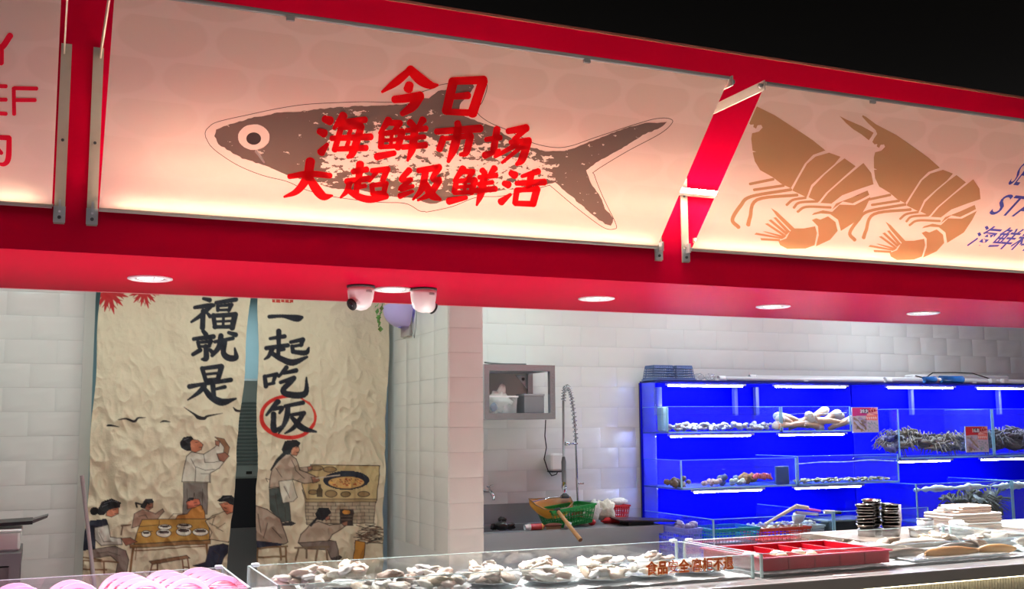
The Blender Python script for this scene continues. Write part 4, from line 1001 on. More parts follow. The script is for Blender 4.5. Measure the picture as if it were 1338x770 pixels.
def rinse_tap():
    Y = 6.86
    r = thing('spray_tap', 'chrome pre-rinse spray tap with spring hose above the sink', 'tap', (3.50, 6.95, ZK))
    # riser on the wall side, then the spring arch and the hanging hose with spray gun
    rb, rt = onY(755, 660, 6.95), onY(752, 573, 6.95)
    MB().tube([(rb.x, rb.y, ZK), rb, rt], .008, 8).build('riser', CHROME, r, True)
    P = [onY(x, y, Y) for x, y in ((752.5,576),(751,555),(749,535),(746.5,518),(743.5,508),(740,505),(737,510),(736,524))]
    MB().tube(P, .008, 8).build('hose_core', mat('hose_grey', rgb(120, 122, 125), .4), r, True)
    # coil
    pts = []; n = 260; seg = len(P)-1
    for i in range(n+1):
        t = i/n*seg; k = min(int(t), seg-1); f = t-k; c = P[k].lerp(P[k+1], f); d = (P[min(k+1, seg)]-P[k]).normalized()
        a = d.cross(Vector((0,1,0))).normalized(); e = Vector((0,1,0)); q = i/n*2*math.pi*26
        pts.append(c + a*.017*math.cos(q) + e*.017*math.sin(q))
    MB().tube(pts, .0032, 5).build('spring', CHROME, r, True)
    h0, h1 = onY(736, 524, Y), onY(736.5, 597, Y)
    MB().tube([h0, h1], .0085, 8).build('hose', mat('hose_steel', rgb(150, 150, 152), .35, .7), r, True)
    g0, g1, g2, g3 = onY(736.5, 597, Y), onY(737, 630, Y), onY(737, 637, Y), onY(737.5, 644, Y)
    MB().tube([g0, g0.lerp(g1, .2), g1], [.010, .017, .016], 10).build('grip', mat('grip_grey', rgb(96, 98, 100), .5), r, True)
    MB().tube([g1, g2, g3], [.014, .020, .009], 10).build('valve', CHROME, r, True)
    s = onY(738, 648.5, Y); MB().lathe([(.012,.02),(.030,.004),(.034,-.01),(.030,-.014)], s, 16).build('spray_head', DKGREY, r, True)
    a = onY(741, 580, Y); b = onY(754, 580, 6.95); MB().tube([a, b], .007, 8).build('hook_arm', CHROME, r, True)
    MB().lathe([(.02,-.012),(.02,.012)], a, 12).build('hook_ring', CHROME, r, True)
    a = onY(754, 632, 6.95); MB().tube([a, a+Vector((.05, -.01, 0))], .006, 6).build('side_valve', CHROME, r, True)
rinse_tap()
p0 = onY(718, 593, 7.04); p1 = onY(735.5, 615, 7.04)
sd_ = thing('soap_dispenser', 'white wall-mounted plastic dispenser beside the spray tap', 'dispenser', (p0.x, 7.05, p1.z))
MB().rbox(p0.x, p1.x, 7.01, YB-.012, p1.z, p0.z, .012).build('cover', WHITEP, sd_)
MB().rbox(p0.x+.01, p1.x-.01, 7.02, YB-.012, p1.z-.012, p1.z, .003).build('spout', DKGREY, sd_)
def wall_tap():
    p = onY(638, 642, 7.04)
    r = thing('wall_tap', 'small chrome tap on the tiled wall beside the pier', 'tap', (p.x, 7.07, p.z))
    MB().tube([(p.x, YB-.01, p.z), (p.x, 7.0, p.z), (p.x+.012, 6.98, p.z-.03), (p.x+.014, 6.975, p.z-.06)], [.012, .012, .011, .009], 8).build('spout', CHROME, r, True)
    MB().tube([(p.x, 7.02, p.z), (p.x, 7.02, p.z+.03)], .007, 8).build('stem', CHROME, r, True)
    MB().tube([(p.x-.02, 7.02, p.z+.032), (p.x+.028, 7.02, p.z+.04)], .006, 8).build('lever', CHROME, r, True)
wall_tap()
def crate_basket(name, label, x0, x1, y0, y1, z0, h, m, flare=.02, cols=9, rows=2, cat='basket', rim=.012, bm=None, group=None):
    """open basket: floor, four walls of vertical slats with bands, thick rim"""
    r = thing(name, label, cat, ((x0+x1)/2, (y0+y1)/2, z0), group)
    def P(u, v, k):   # u around side param handled by caller
        pass
    f = flare
    C0 = [(x0+f, y0+f), (x1-f, y0+f), (x1-f, y1-f), (x0+f, y1-f)]; C1 = [(x0, y0), (x1, y0), (x1, y1), (x0, y1)]
    def pt(s, t, h_): 
        a0, b0 = C0[s], C0[(s+1) % 4]; a1, b1 = C1[s], C1[(s+1) % 4]
        x = (a0[0]+(b0[0]-a0[0])*t)*(1-h_) + (a1[0]+(b1[0]-a1[0])*t)*h_; y = (a0[1]+(b0[1]-a0[1])*t)*(1-h_) + (a1[1]+(b1[1]-a1[1])*t)*h_
        return Vector((x, y, z0 + h*h_))
    b = MB(); th = .0022
    for s in range(4):
        n = cols if s % 2 == 0 else max(3, int(cols*(y1-y0)/(x1-x0)))
        for k in range(n+1):
            t = k/n; b.tube([pt(s, t, 0), pt(s, t, .97)], .0030, 4, False)
        for hh in [i/(rows+1) for i in range(rows+1)]:
            b.tube([pt(s, 0, hh), pt(s, 1, hh)], .0035, 4, False)
        # solid lower and upper bands
        for h0, h1 in ((0, .16), (.80, .97), (.46, .52)):
            b.add([pt(s, 0, h0), pt(s, 1, h0), pt(s, 1, h1), pt(s, 0, h1)], [(0, 1, 2, 3)])
    b.build('side_walls', m, r)
    b = MB(); b.add([(*C0[0], z0+.002), (*C0[1], z0+.002), (*C0[2], z0+.002), (*C0[3], z0+.002)], [(0,1,2,3)]); b.build('base', m, r)
    b = MB(); k = rim
    b.box(x0-k/2, x1+k/2, y0-k/2, y0+k/2, z0+h-k, z0+h); b.box(x0-k/2, x1+k/2, y1-k/2, y1+k/2, z0+h-k, z0+h); b.box(x0-k/2, x0+k/2, y0+k/2, y1-k/2, z0+h-k, z0+h); b.box(x1-k/2, x1+k/2, y0+k/2, y1-k/2, z0+h-k, z0+h)
    b.build('rim', bm or m, r)
    return r
GRN = mat('green_plastic', rgb(20, 142, 66), .4, 0, .08)
gb = crate_basket('plastic_basket', 'green slotted plastic basket tilted on the sink bench', 3.14, 3.47, 6.60, 6.86, .012, .125, GRN, .03, 14, 3)
gb.location = (3.33, 6.74, ZK + .012); gb.rotation_euler = (0, math.radians(-7), 0)
def landing_net():
    r = thing('landing_net', 'orange scoop net with bamboo handle lying across the green basket', 'net', (3.2, 6.6, ZK))
    hub = onY(728, 667, 6.62); tip = onY(758.5, 706, 6.36)
    MB().tube([hub, hub.lerp(tip, .35), hub.lerp(tip, .7), tip], [.0125, .013, .014, .0155], 10).build('handle', mat('bamboo', rgb(196, 150, 98), .5, 0, .18, 14), r, True)
    MB().lathe([(.0158,0),(.012,.004)], tip, 10, (tip-hub).to_track_quat('Z', 'Y').to_matrix()).build('handle_end', mat('bamboo_end', rgb(90, 60, 40), .7), r)
    MB().blob(hub, .028, .02, .016, rotm('Y', -20), .1, 2, 1, 10, 8).build('socket', BLACKPL, r, True)
    loop = [onY(x, y, Y) for x, y, Y in ((726,666,6.62),(712,666,6.66),(700,660,6.72),(691,652,6.78),(700,655-3,6.86),(718,651,6.9),(745,649,6.9),(749,657,6.8),(742,664,6.68),(728,666,6.62))]
    MB().tube(loop, .004, 6).build('hoop', mat('hoop_wire', rgb(150, 120, 80), .4, .5), r, True)
    cen = sum(loop[1:-1], Vector())/8
    bag = MB(); rings = 7; n = len(loop)-1; vs = []
    for k in range(rings+1):
        t = k/rings
        for i in range(n):
            p = loop[i].lerp(cen, 1-math.cos(t*math.pi/2)*1.0); sag = .095*math.sin(t*math.pi/2)**.7
            vs.append(p + Vector((-.012*t, -.01*t, -sag)))
    fs = [(k*n+i, k*n+(i+1) % n, (k+1)*n+(i+1) % n, (k+1)*n+i) for k in range(rings) for i in range(n)]
    bag.add(vs, fs)
    bm_, nt, p_, out = nodes_of('orange_mesh'); N = nt.nodes.new; L = nt.links.new
    p_.inputs['Base Color'].default_value = rgb(226, 152, 36); p_.inputs['Roughness'].default_value = .6
    tr = N('ShaderNodeBsdfTransparent'); mx = N('ShaderNodeMixShader'); mx.inputs[0].default_value = .72
    L(tr.outputs[0], mx.inputs[1]); L(p_.outputs[0], mx.inputs[2]); L(mx.outputs[0], out.inputs[0])
    o = bag.build('net_bag', bm_, r, True)
    MB().tube([loop[3]*.5+loop[2]*.5, cen+Vector((0,0,.03)), loop[6]], .0035, 5).build('cross_wire', CHROME, r, True)
landing_net()
def sink_clutter():
    for i, (x, y, h, lab) in enumerate(((3.50, 6.90, .09, 'red slotted basket behind the white cloth on the sink bench'), (3.735, 6.84, .115, 'red slotted basket with white towel on its rim'))):
        w = .11 if i else .12
        crate_basket('plastic_basket', lab, x, x+w+.03, y, y+.14, ZK+.002, h, mat('red_basket', rgb(206, 34, 38), .4), .014, 7, 3)
    t = MB().blob((3.82, 6.92, ZK+.138), .085, .03, .024, None, .25, 3, 4, 16, 10); tag(t.build('white_towel', mat('towel_white', rgb(228, 228, 224), .8, 0, .05, 10, .5, 60), None, True), 'rolled white towel lying on the red basket rim', 'towel')
    cl = mat('cloth_white', rgb(222, 222, 216), .8, 0, .06, 12, .5, 40)
    tag(MB().blob((3.525, 6.76, ZK+.075), .055, .045, .075, rotm('Y', 25), .6, 2.4, 11, 20, 14).build('white_cloth', cl, None, True), 'crumpled white cloth beside the green basket', 'cloth')
    tag(MB().blob((3.645, 6.78, ZK+.085), .065, .05, .07, rotm('Y', -10), .6, 2.6, 17, 20, 14).build('net_bag_white', mat('bag_cream', rgb(224, 222, 204), .7, 0, .1, 14, .5, 50), None, True), 'white netting bag slumped against the red basket', 'bag')
    tag(MB().blob((3.70, 6.74, ZK+.025), .11, .04, .022, None, .3, 3, 21, 14, 9).build('red_cloth', mat('red_rag', rgb(186, 20, 30), .7, 0, .1, 14, .4, 50), None, True), 'flat red cloth under the netting bag', 'cloth')
    tag(MB().blob((3.49, 6.69, ZK+.02), .028, .022, .020, None, .3, 3, 22, 10, 8).build('sponge', mat('red_cap', rgb(190, 24, 34), .5), None, True), 'small red sponge beside the white cloth', 'sponge')
    b = MB(); b.add([(3.62,6.52,.902),(4.04,6.48,.885),(4.06,6.66,.885),(3.66,6.80,.910),(3.62,6.52,.910),(4.04,6.48,.893),(4.06,6.66,.893),(3.66,6.80,.918)], [(3,2,1,0),(4,5,6,7),(0,1,5,4),(1,2,6,5),(2,3,7,6),(3,0,4,7)])
    bt = thing('chopping_board', 'black board resting over the right end of the sink bench', 'board', (3.85, 6.6, ZK))
    b.build('board', mat('black_board', rgb(44, 34, 34), .35, 0, .2, 8), bt)
    MB().rbox(3.70, 3.90, 6.55, 6.68, ZK, .890, .002).build('foot', BLACKPL, bt)
    r = thing('sauce_bottle', 'small bottle with red label and white cap lying in the sink corner', 'bottle', (2.95, 6.57, ZK))
    MB().tube([(2.965, 6.56, ZK+.022), (3.045, 6.56, ZK+.022), (3.065, 6.56, ZK+.020)], [.021, .021, .012], 12).build('body', mat('label_red', rgb(190, 40, 36), .4), r, True)
    MB().tube([(2.925, 6.56, ZK+.021), (2.966, 6.56, ZK+.022)], [.018, .021], 12).build('cap', WHITEP, r, True)
    MB().tube([(3.045, 6.56, ZK+.022), (3.052, 6.56, ZK+.022)], .0215, 12).build('band', mat('label_yellow', rgb(220, 190, 90), .4), r, True)
    r = thing('scrub_brush', 'brown wooden scrub brush lying beside the bottle', 'brush', (3.15, 6.57, ZK))
    MB().blob((3.14, 6.57, ZK+.026), .065, .018, .016, None, .05, 2, 3, 14, 8).build('back', mat('brush_wood', rgb(116, 62, 44), .5), r, True)
    MB().box(3.09, 3.19, 6.556, 6.584, ZK, ZK+.018).build('bristles', mat('bristle', rgb(140, 110, 80), .9), r)
    for i, (x, z, s) in enumerate(((2.81, .03, .038), (2.87, .025, .030), (2.77, .022, .026), (2.835, .062, .024))):
        tag(MB().blob((x, 6.66+.02*i, ZK+z), s*1.2, s, s*.8, None, .5, 3, 30+i, 12, 8).build('mussel', mat('mussel_black', rgb(38, 32, 32), .35), None, True), 'dark mussel in the small heap at the left end of the sink', 'mussel', 'dark mussels at the left end of the sink')
    tag(MB().blob((3.235, 6.545, ZK+.02), .03, .02, .022, None, .6, 3, 44, 10, 8).build('wrapper', mat('wrapper', rgb(206, 210, 206), .3), None, True), 'crumpled clear wrapper in front of the green basket', 'wrapper')
sink_clutter()

# ------------------------------------------------------------------ fish tanks
XT, XM, XU, XV = 4.125, 5.13, 6.11, 8.3
def rack(x0, x1, label, z1=1.866):
    r = thing('tank_rack', label, 'rack', ((x0+x1)/2, 7.0, 0))
    MB().box(x0, x1, YB-.06, YB-.03, .10, z1).build('back_board', BLUE, r)
    MB().box(x0, x1, 6.80, YB-.03, z1, z1+.012).build('top_board', BLUED, r)
    b = MB()
    x = x0 + .02
    while x < x1: b.box(x-.02, x+.02, YB-.03, YB-.013, 0, z1); x += .98
    b.build('rear_post', BLUED, r)
    return r
rk1 = rack(XT, XU - .004, 'blue-backed tank rack at the left with three tiers')
rk2 = rack(XU + .004, XV, 'blue-backed tank rack at the right picture edge with two tiers')
MB().box(XT, XT+.008, 6.88, YB-.06, .10, 1.866).build('side_glass', glassmat('side_glass_blue', (.55, .65, 1, 1), .06, .03, .12, (.5, .65, 1, 1)), rk1)
for x in (XT+.82, XT+1.02, XU+.62, XU+1.62):
    o = MB().box(x-.014, x+.014, YB-.10, YB-.065, 1.62, 1.84).build('upright_pipe', mat('pale_pipe', rgb(70, 80, 190), .5), rk1 if x < XU else rk2)
MB().tube([(XT+.09, 6.98, 1.83), (XT+.09, 6.98, 1.62)], .03, 10).build('overflow_pipe', mat('pale_pipe', rgb(70, 80, 190), .5), rk1, True)
MB().rbox(XT+.05, XT+.11, 6.86, 6.94, 1.50, 1.685, .01).build('filter_box', mat('filter_teal', rgb(150, 190, 205), .4), rk1)
def tank(x0, x1, y0, z0, z1, label, wl, foam=0.0):
    y1 = YB - .062; g = .010
    r = thing('fish_tank', label, 'tank', ((x0+x1)/2, (y0+y1)/2, z0))
    MB().box(x0, x1, y0, y0+g, z0+g, z1).build('front_pane', GLASS, r)
    MB().box(x0, x0+g, y0+g, y1, z0+g, z1).build('side_pane', GLASS, r)
    MB().box(x1-g, x1, y0+g, y1, z0+g, z1).build('side_pane', GLASS, r)
    MB().box(x0, x1, y0, y1, z0, z0+g).build('bottom_pane', mat('tank_floor', rgb(60, 90, 190), .3), r)
    e = MB(); k = .004
    for x in (x0, x1-.012): e.box(x, x+.012, y0-k, y0, z0, z1)
    e.box(x0, x1, y0-k, y0, z0, z0+.012); e.build('front_edges', GEDGE, r)
    e = MB(); e.box(x0, x1, y0-.001, y0+g+.001, z1, z1+.003); e.box(x0, x0+g, y0+g, y1, z1, z1+.003); e.build('rim_edges', GEDGE, r)
    w = MB(); rr = random.Random(int(x0*100+z0*10))
    def top(u, v):
        x = x0+g+.002+(x1-x0-2*g-.004)*u; y = y0+g+.002+(y1-y0-g-.006)*v
        return (x, y, wl + .006*noise.noise(Vector((x*14, y*14, 2))) + .004*noise.noise(Vector((x*40, y*40, 5))))
    w.sheet(top, 60, 16); w.build('water', WATER, r, True)
    if foam:
        f = MB()
        def fo(u, v):
            x = x0+.012+(x1-x0-.024)*u; a = v*2*math.pi; h = foam*(.55+.75*noise.noise(Vector((x*5, 1, z0)))+.35*noise.noise(Vector((x*22, 4, z0))))
            h = max(.002, h); return (x, y0+.018+h*.4*math.cos(a)+.012, wl + .012*noise.noise(Vector((x*3, 2, 2))) + h*.5*math.sin(a))
        f.sheet(fo, 120, 8); f.build('foam', FOAM_AND_GLINT, r, True)  # foam in the deep tanks; thin ridges elsewhere paint the waterline reflection
    return r
T1Y, T2Y, T3Y, R1Y, R2Y = 6.72, 6.553, 6.172, 6.553, 6.40
tank(XT, XM, T1Y, 1.488, 1.68, 'glass tank of pale clams on the top tier, left rack', 1.625)
tank(XM+.006, 5.80, T1Y, 1.488, 1.68, 'glass tank of geoducks on the top tier beside the price sign', 1.628, .010)
tank(XT, XM, T2Y, 1.095, 1.30, 'glass tank of mixed shellfish on the middle tier, left rack', 1.232)
tank(XM+.006, XU-.006, T2Y, 1.095, 1.31, 'glass tank with a layer of small clams, middle tier', 1.262, .012)
tank(XT, XM, T3Y, .50, .918, 'low glass tank behind the teal and red baskets', .86)
tank(XM+.006, XU-.1, T3Y, .50, .93, 'low glass tank behind the steel bowls', .87)
tank(XU+.006, 7.11, R1Y, 1.27, 1.657, 'glass tank of spiky crabs, upper tier of the right rack', 1.615)
tank(7.116, 8.12, R1Y, 1.27, 1.657, 'glass tank of brown crabs cut by the right picture edge, upper tier', 1.615)
tank(XU+.006, 7.11, R2Y, .50, 1.085, 'deep glass tank with foaming water behind the white foam trays', 1.045, .075)
tank(7.116, 8.12, R2Y, .50, 1.085, 'deep glass tank at the right picture edge, lower tier', 1.045, .08)
def ledbar(x0, x1, y, z, label, n=1):
    r = thing('led_bar', label, 'light', ((x0+x1)/2, y, z), 'led bars over the fish tanks')
    MB().box(x0-.01, x1+.02, y-.006, y+.03, z+.012, z+.024).build('housing', mat('led_housing', rgb(200, 205, 235), .4), r)
    w = (x1-x0)/n
    for k in range(n):
        MB().rbox(x0+k*w+.006, x0+(k+1)*w-.006, y, y+.022, z+.003, z+.012, .002).build('lamp_strip', LED, r)
for x0, x1, lab in ((4.20, 4.86, 'led bar under the rack top above the clam tank'), (5.16, 5.84, 'led bar under the rack top above the geoduck tank')):
    ledbar(x0, x1, 6.80, 1.828, lab)
for x0, x1, lab in ((6.27, 6.97, 'led bar under the rack top above the spiky crab tank'), (7.25, 7.95, 'led bar under the rack top at the right picture edge')):
    ledbar(x0, x1, 6.80, 1.828, lab)
ledbar(4.17, 4.87, 6.735, 1.458, 'led bar below the clam tank', 4)
ledbar(5.13, 5.75, 6.735, 1.458, 'led bar below the geoduck tank', 4)
ledbar(4.25, 4.83, 6.57, 1.066, 'led bar below the mixed shellfish tank', 3)
ledbar(5.13, 5.75, 6.57, 1.066, 'led bar below the small clam tank', 4)
ledbar(6.13, 6.66, 6.57, 1.240, 'led bar below the spiky crab tank', 3)
ledbar(7.0, 7.55, 6.57, 1.240, 'led bar below the brown crab tank', 3)
# ---- things on top of the racks
def top_items():
    zt = 1.878
    for i, (x0, x1, lab) in enumerate(((4.11, 4.30, 'blue-grey slatted basket upside down on the rack, next to the wall shelf side'), (4.305, 4.47, 'blue-grey slatted basket upside down on the rack, next to the white pipes'))):
        r = crate_basket('plastic_basket', lab, x0, x1, 6.86, 7.02, 0, .11, mat('bluegrey_plastic', rgb(92, 116, 168), .45), .016, 9, 5)
        r.location = ((x0+x1)/2, 6.94, zt+.11); r.rotation_euler = (math.pi, 0, 0)
    PVC = mat('white_pvc', rgb(236, 238, 240), .35)
    for (a, b, y, z, rr, lab) in ((4.70, 6.3, 6.88, .018, .018, 'long white plastic pipe lying along the rack top, nearest the baskets'), (5.02, 7.4, 6.93, .035, .016, 'thin white plastic pipe lying behind the long one on the rack top'), (6.3, 8.2, 6.86, .02, .02, 'white plastic pipe on the right rack top')):
        r = thing('water_pipe', lab, 'pipe', ((a+b)/2, y, zt+z-rr))
        MB().tube([(a, y, zt+z), (b, y, zt+z)], rr, 10).build('pipe', PVC, r, True)
        MB().tube([(a-.012, y, zt+z), (a+.05, y, zt+z)], rr*1.25, 10).build('end_collar', PVC, r, True)
        MB().box((a+b)/2-.02, (a+b)/2+.02, y-rr, y+rr, zt, zt+z).build('saddle', PVC, r)
    r = thing('water_pump', 'blue cylindrical pump lying on the right rack top', 'pump', (7.0, 6.9, zt))
    bl = mat('pump_blue', rgb(40, 110, 190), .4)
    MB().tube([(6.86, 6.83, zt+.032), (7.10, 6.83, zt+.032)], .031, 14).build('barrel', bl, r, True)
    MB().tube([(6.68, 6.83, zt+.026), (6.80, 6.83, zt+.03)], .026, 12).build('motor', bl, r, True)
    MB().tube([(6.80, 6.83, zt+.03), (6.86, 6.83, zt+.03)], .014, 8).build('coupling', WHITEP, r, True)
    MB().lathe([(.024,0),(.020,.004)], (7.10, 6.83, zt+.032), 14, rotm('Y', 90)).build('outlet', BLACKPL, r)
    tag(MB().rbox(6.66, 7.75, 6.92, 7.04, zt, zt+.075, .01).build('light_box', PVC), 'long white plastic box lying behind the blue pump', 'box')
    pts = [(6.62, 6.86, zt+.06), (6.72, 6.86, zt+.04), (6.85, 6.9, zt+.09), (7.1, 6.9, zt+.095), (7.3, 6.9, zt+.09), (7.45, 6.88, zt+.05), (7.55, 6.86, zt+.012)]
    tag(MB().tube([pts[0], pts[1], pts[2], pts[3], pts[4], pts[5], pts[6]], .005, 6).build('pump_cable', BLACKPL, None, True), 'black cable looping over the white box on the rack', 'cable')
    for i, x in enumerate((7.42, 7.56)):
        tag(MB().rbox(x, x+.07, 6.82, 6.87, zt, zt+.045, .008).build('adapter', WHITEP), ['small white adapter next to the blue pump', 'small white adapter at the right picture edge'][i], 'adapter')
    q = glassmat('clear_bag', (.9, .93, .95, 1), .12, .1, .12, (1, 1, 1, 1))
    for i, x in enumerate((4.53, 4.63)):
        tag(MB().blob((x, 6.9, zt+.028), .04, .04, .028, None, .4, 2.5, 60+i, 12, 8).build('clear_bag', q, None, True), ['clear crumpled bag next to the upturned baskets on the rack', 'clear crumpled bag next to the white pipe end on the rack'][i], 'bag')
top_items()
# ---- animals in the tanks
def scatter(name, label, cat, group, meshes, spots):
    out = []
    for i, (loc, rot, s) in enumerate(spots):
        o = obj(name, meshes[i % len(meshes)], loc, None, rot, (s, s, s)); tag(o, label, cat, group); out.append(o)
    return out
rng = random.Random(12)
def clam_mesh(seed, m, fl=.62):
    return MB().blob((0,0,0), 1, .72, fl*.85, None, .28, 2.4, seed, 12, 8).mesh('clam', m, (0,0,0), True)
PCL = [clam_mesh(i, mat('clam_shell_%d' % i, c, .45, 0, .25, 9)) for i, c in enumerate((rgb(206, 196, 200), rgb(186, 172, 178), rgb(220, 214, 214)))]
def pile(x0, x1, y0, y1, z, n, r0, r1, layer=1.0):
    s = []
    for i in range(n):
        r = rng.uniform(r0, r1); x = x0+(x1-x0)*(i+rng.random())/n; y = rng.uniform(y0, y1)
        s.append(((x, y, z + r*.6 + rng.uniform(0, layer)), (rng.uniform(-.5, .5), rng.uniform(-.5, .5), rng.uniform(0, 6.28)), r))
    return s
scatter('clam', 'pale clam in the heap on the floor of the top left tank', 'clam', 'pale clams in the top left tank', PCL, pile(4.22, 5.09, 6.75, 6.92, 1.50, 120, .018, .030, .042))
SCL = [clam_mesh(10+i, mat('small_clam_%d' % i, c, .5, 0, .3, 9), .5) for i, c in enumerate((rgb(176, 164, 120), rgb(206, 200, 180), rgb(140, 128, 100)))]
scatter('small_clam', 'small sandy clam in the layer on the middle right tank floor', 'clam', 'small clams in the middle tank', SCL, pile(5.18, 6.06, 6.58, 6.72, 1.106, 110, .013, .021, .018))
def geoduck(seed):
    m = MB(); b = [(-.10,0,0),(-.06,0,.004),(0,.008,.01),(.05,.012,.012),(.10,.008,.008),(.13,.004,0)]
    me = MB().tube(b, [.012, .020, .024, .028, .034, .020], 10).mesh('geoduck', mat('geoduck_tan', rgb(214, 170, 140), .45, 0, .25, 16, .4, 60), (0,0,0), True); return me
def geo_shell(): return MB().blob((.09, .008, .008), .05, .034, .034, None, .1, 3, 5, 12, 8).mesh('shell', mat('geo_shell', rgb(226, 214, 206), .5, 0, .15, 14), (0,0,0), True)
gm, gs = geoduck(1), geo_shell()
for i in range(13):
    x = 5.20 + i*.045; o = obj('geoduck', gm, (x, 6.77 + .03*(i % 3), 1.535 + .02*(i % 3) + .012*math.sin(i*.9) + (.018 if i > 6 else 0)), None, (rng.uniform(-.4, .4), rng.uniform(-.5, .3), rng.choice((0, 3.14)) + rng.uniform(-.5, .5)))
    tag(o, 'tan geoduck clam with white shell in the top tier tank', 'geoduck', 'geoducks in the top tier tank'); obj('shell', gs, (0,0,0), o)
def clump(x, y, z, s, col, n, label, seed, name='sea_snail', cat='shellfish', group=None):
    m = mat(name + '_%d' % seed, col, .5, 0, .4, 14, .5, 50); me = MB().blob((0,0,0), 1, .85, .75, None, .35, 2.6, seed, 12, 9).mesh(name, m, (0,0,0), True)
    rr = random.Random(seed); sp = []
    for i in range(n):
        sp.append(((x+rr.uniform(-1, 1)*s*1.6, y+rr.uniform(0, .12), z + s*.35 + rr.uniform(0, s*.7)), (rr.uniform(-1, 1), rr.uniform(-1, 1), rr.uniform(0, 6)), s*rr.uniform(.35, .6)))
    scatter(name, label, cat, group or (name.replace('_', ' ') + ' heap ' + label.split()[-1]), [me], sp)
zz = 1.107
clump(4.19, 6.62, zz, .06, rgb(120, 96, 70), 9, 'brown sea snail heaped at the left end of the middle tank', 101)
clump(4.45, 6.60, zz, .045, rgb(206, 160, 150), 9, 'pinkish whelk heaped left of centre in the middle tank', 102, 'whelk')
clump(4.62, 6.66, zz, .055, rgb(90, 96, 130), 7, 'dark abalone heaped behind the white scallops', 103, 'abalone')
clump(4.68, 6.58, zz, .040, rgb(212, 206, 180), 9, 'white scallop heaped near the centre of the middle tank', 104, 'scallop')
clump(4.80, 6.66, zz, .060, rgb(160, 110, 60), 8, 'tan conch heaped under the red-striped lobster', 105, 'conch')
for i in range(2):
    x = 4.83+.06*i; r = thing('lobster', ['red-striped lobster on the tan conches, left one', 'red-striped lobster on the tan conches, right one'][i], 'lobster', (x, 6.60, zz+.05))
    MB().tube([(x-.06, 6.60, zz+.055), (x-.02, 6.60, zz+.07), (x+.03, 6.61, zz+.06), (x+.06, 6.61, zz+.04)], [.012, .020, .018, .008], 10).build('body', mat('lobster_red', rgb(206, 60, 80), .4, 0, .5, 60), r, True)
    for k in range(4):
        MB().tube([(x-.04+k*.022, 6.595, zz+.06), (x-.045+k*.022, 6.575, zz+.085), (x-.05+k*.024, 6.57, zz+.05)], .003, 5).build('leg', mat('lobster_leg', rgb(220, 120, 120), .4), r)
MB_ = MB().rbox(4.98, 5.10, 6.60, 6.62, 1.107, 1.24, .004); tag(MB_.build('tank_filter', mat('filter_dark', rgb(60, 90, 150), .4)), 'blue-grey flat filter panel at the right end of the mixed shellfish tank', 'filter')
def crab_mesh(seed, m):
    rr = random.Random(seed); b = MB(); b.blob((0,0,0), .066, .052, .030, None, .25, 4, seed, 14, 9)
    for s in (-1, 1):
        for k in range(4):
            y = -.026 + k*.018; l = rr.uniform(.075, .105)
            b.tube([(s*.045, y, 0), (s*(.045+l*.45), y+.01*(k-1), rr.uniform(.02, .05)), (s*(.045+l*.85), y+.022*(k-1.2), rr.uniform(-.03, .005)), (s*(.045+l), y+.026*(k-1.2), -.035)], [.006, .0045, .0035, .0015], 5)
        b.tube([(s*.04, -.034, 0), (s*.075, -.06, .012), (s*.055, -.09, .012)], [.009, .011, .013], 6); b.blob((s*.046, -.105, .012), .014, .024, .011, None, 0, 1, 0, 8, 6)
    return b.mesh('crab', m, (0,0,0), True)
CR = [crab_mesh(i, mat('crab_%d' % i, c, .45, 0, .4, 22, .5, 60)) for i, c in enumerate((rgb(116, 98, 80), rgb(78, 66, 70), rgb(146, 128, 108), rgb(84, 66, 62)))]
sp = []
for i in range(42):
    x = 6.19 + (i % 21)*.042 + rng.uniform(-.02, .02); lay = i//21
    sp.append(((x, rng.uniform(6.71, 6.80)+.08*lay, 1.335 + lay*.065 + rng.uniform(0, .03) + .04*math.exp(-((x-6.45)/.2)**2)), (rng.uniform(-.4, .4), rng.uniform(-.4, .4), rng.uniform(0, 6.28)), rng.uniform(.65, .95)))
scatter('crab', 'spiky crab in the heap of the upper right rack tank', 'crab', 'spiky crabs in the upper tank of the right rack', CR[:3], sp)
sp = []
for i in range(16):
    sp.append(((7.24 + (i % 8)*.07, rng.uniform(6.73, 6.82), 1.340 + (i//8)*.08 + rng.uniform(0, .03)), (rng.uniform(-.4, .4), rng.uniform(-.4, .4), rng.uniform(0, 6.28)), rng.uniform(.9, 1.2)))
scatter('crab', 'large brown crab in the tank at the right picture edge', 'crab', 'brown crabs at the right picture edge', [CR[3], CR[1]], sp)
BRC = crab_mesh(9, mat('dark_crab', rgb(70, 66, 50), .5, 0, .5, 20, .5, 60))
sp = []
for i in range(12):
    sp.append(((6.74 + (i % 6)*.075, 6.57+.05*(i % 2), .845 + .05*(i//6) + rng.uniform(0, .05)), (rng.uniform(-.8, .8), rng.uniform(-.8, .8), rng.uniform(0, 6.28)), rng.uniform(1.0, 1.3)))
scatter('crab', 'dark crab in the deep foaming tank', 'crab', 'dark crabs in the deep tank', [BRC], sp)
cradle = MB().box(6.2, 7.08, 6.46, 6.76, .782, .790); tag(cradle.build('perforated_shelf', mat('shelf_blue', rgb(40, 60, 160), .5)), 'blue shelf plate under the dark crabs in the deep tank', 'shelf')

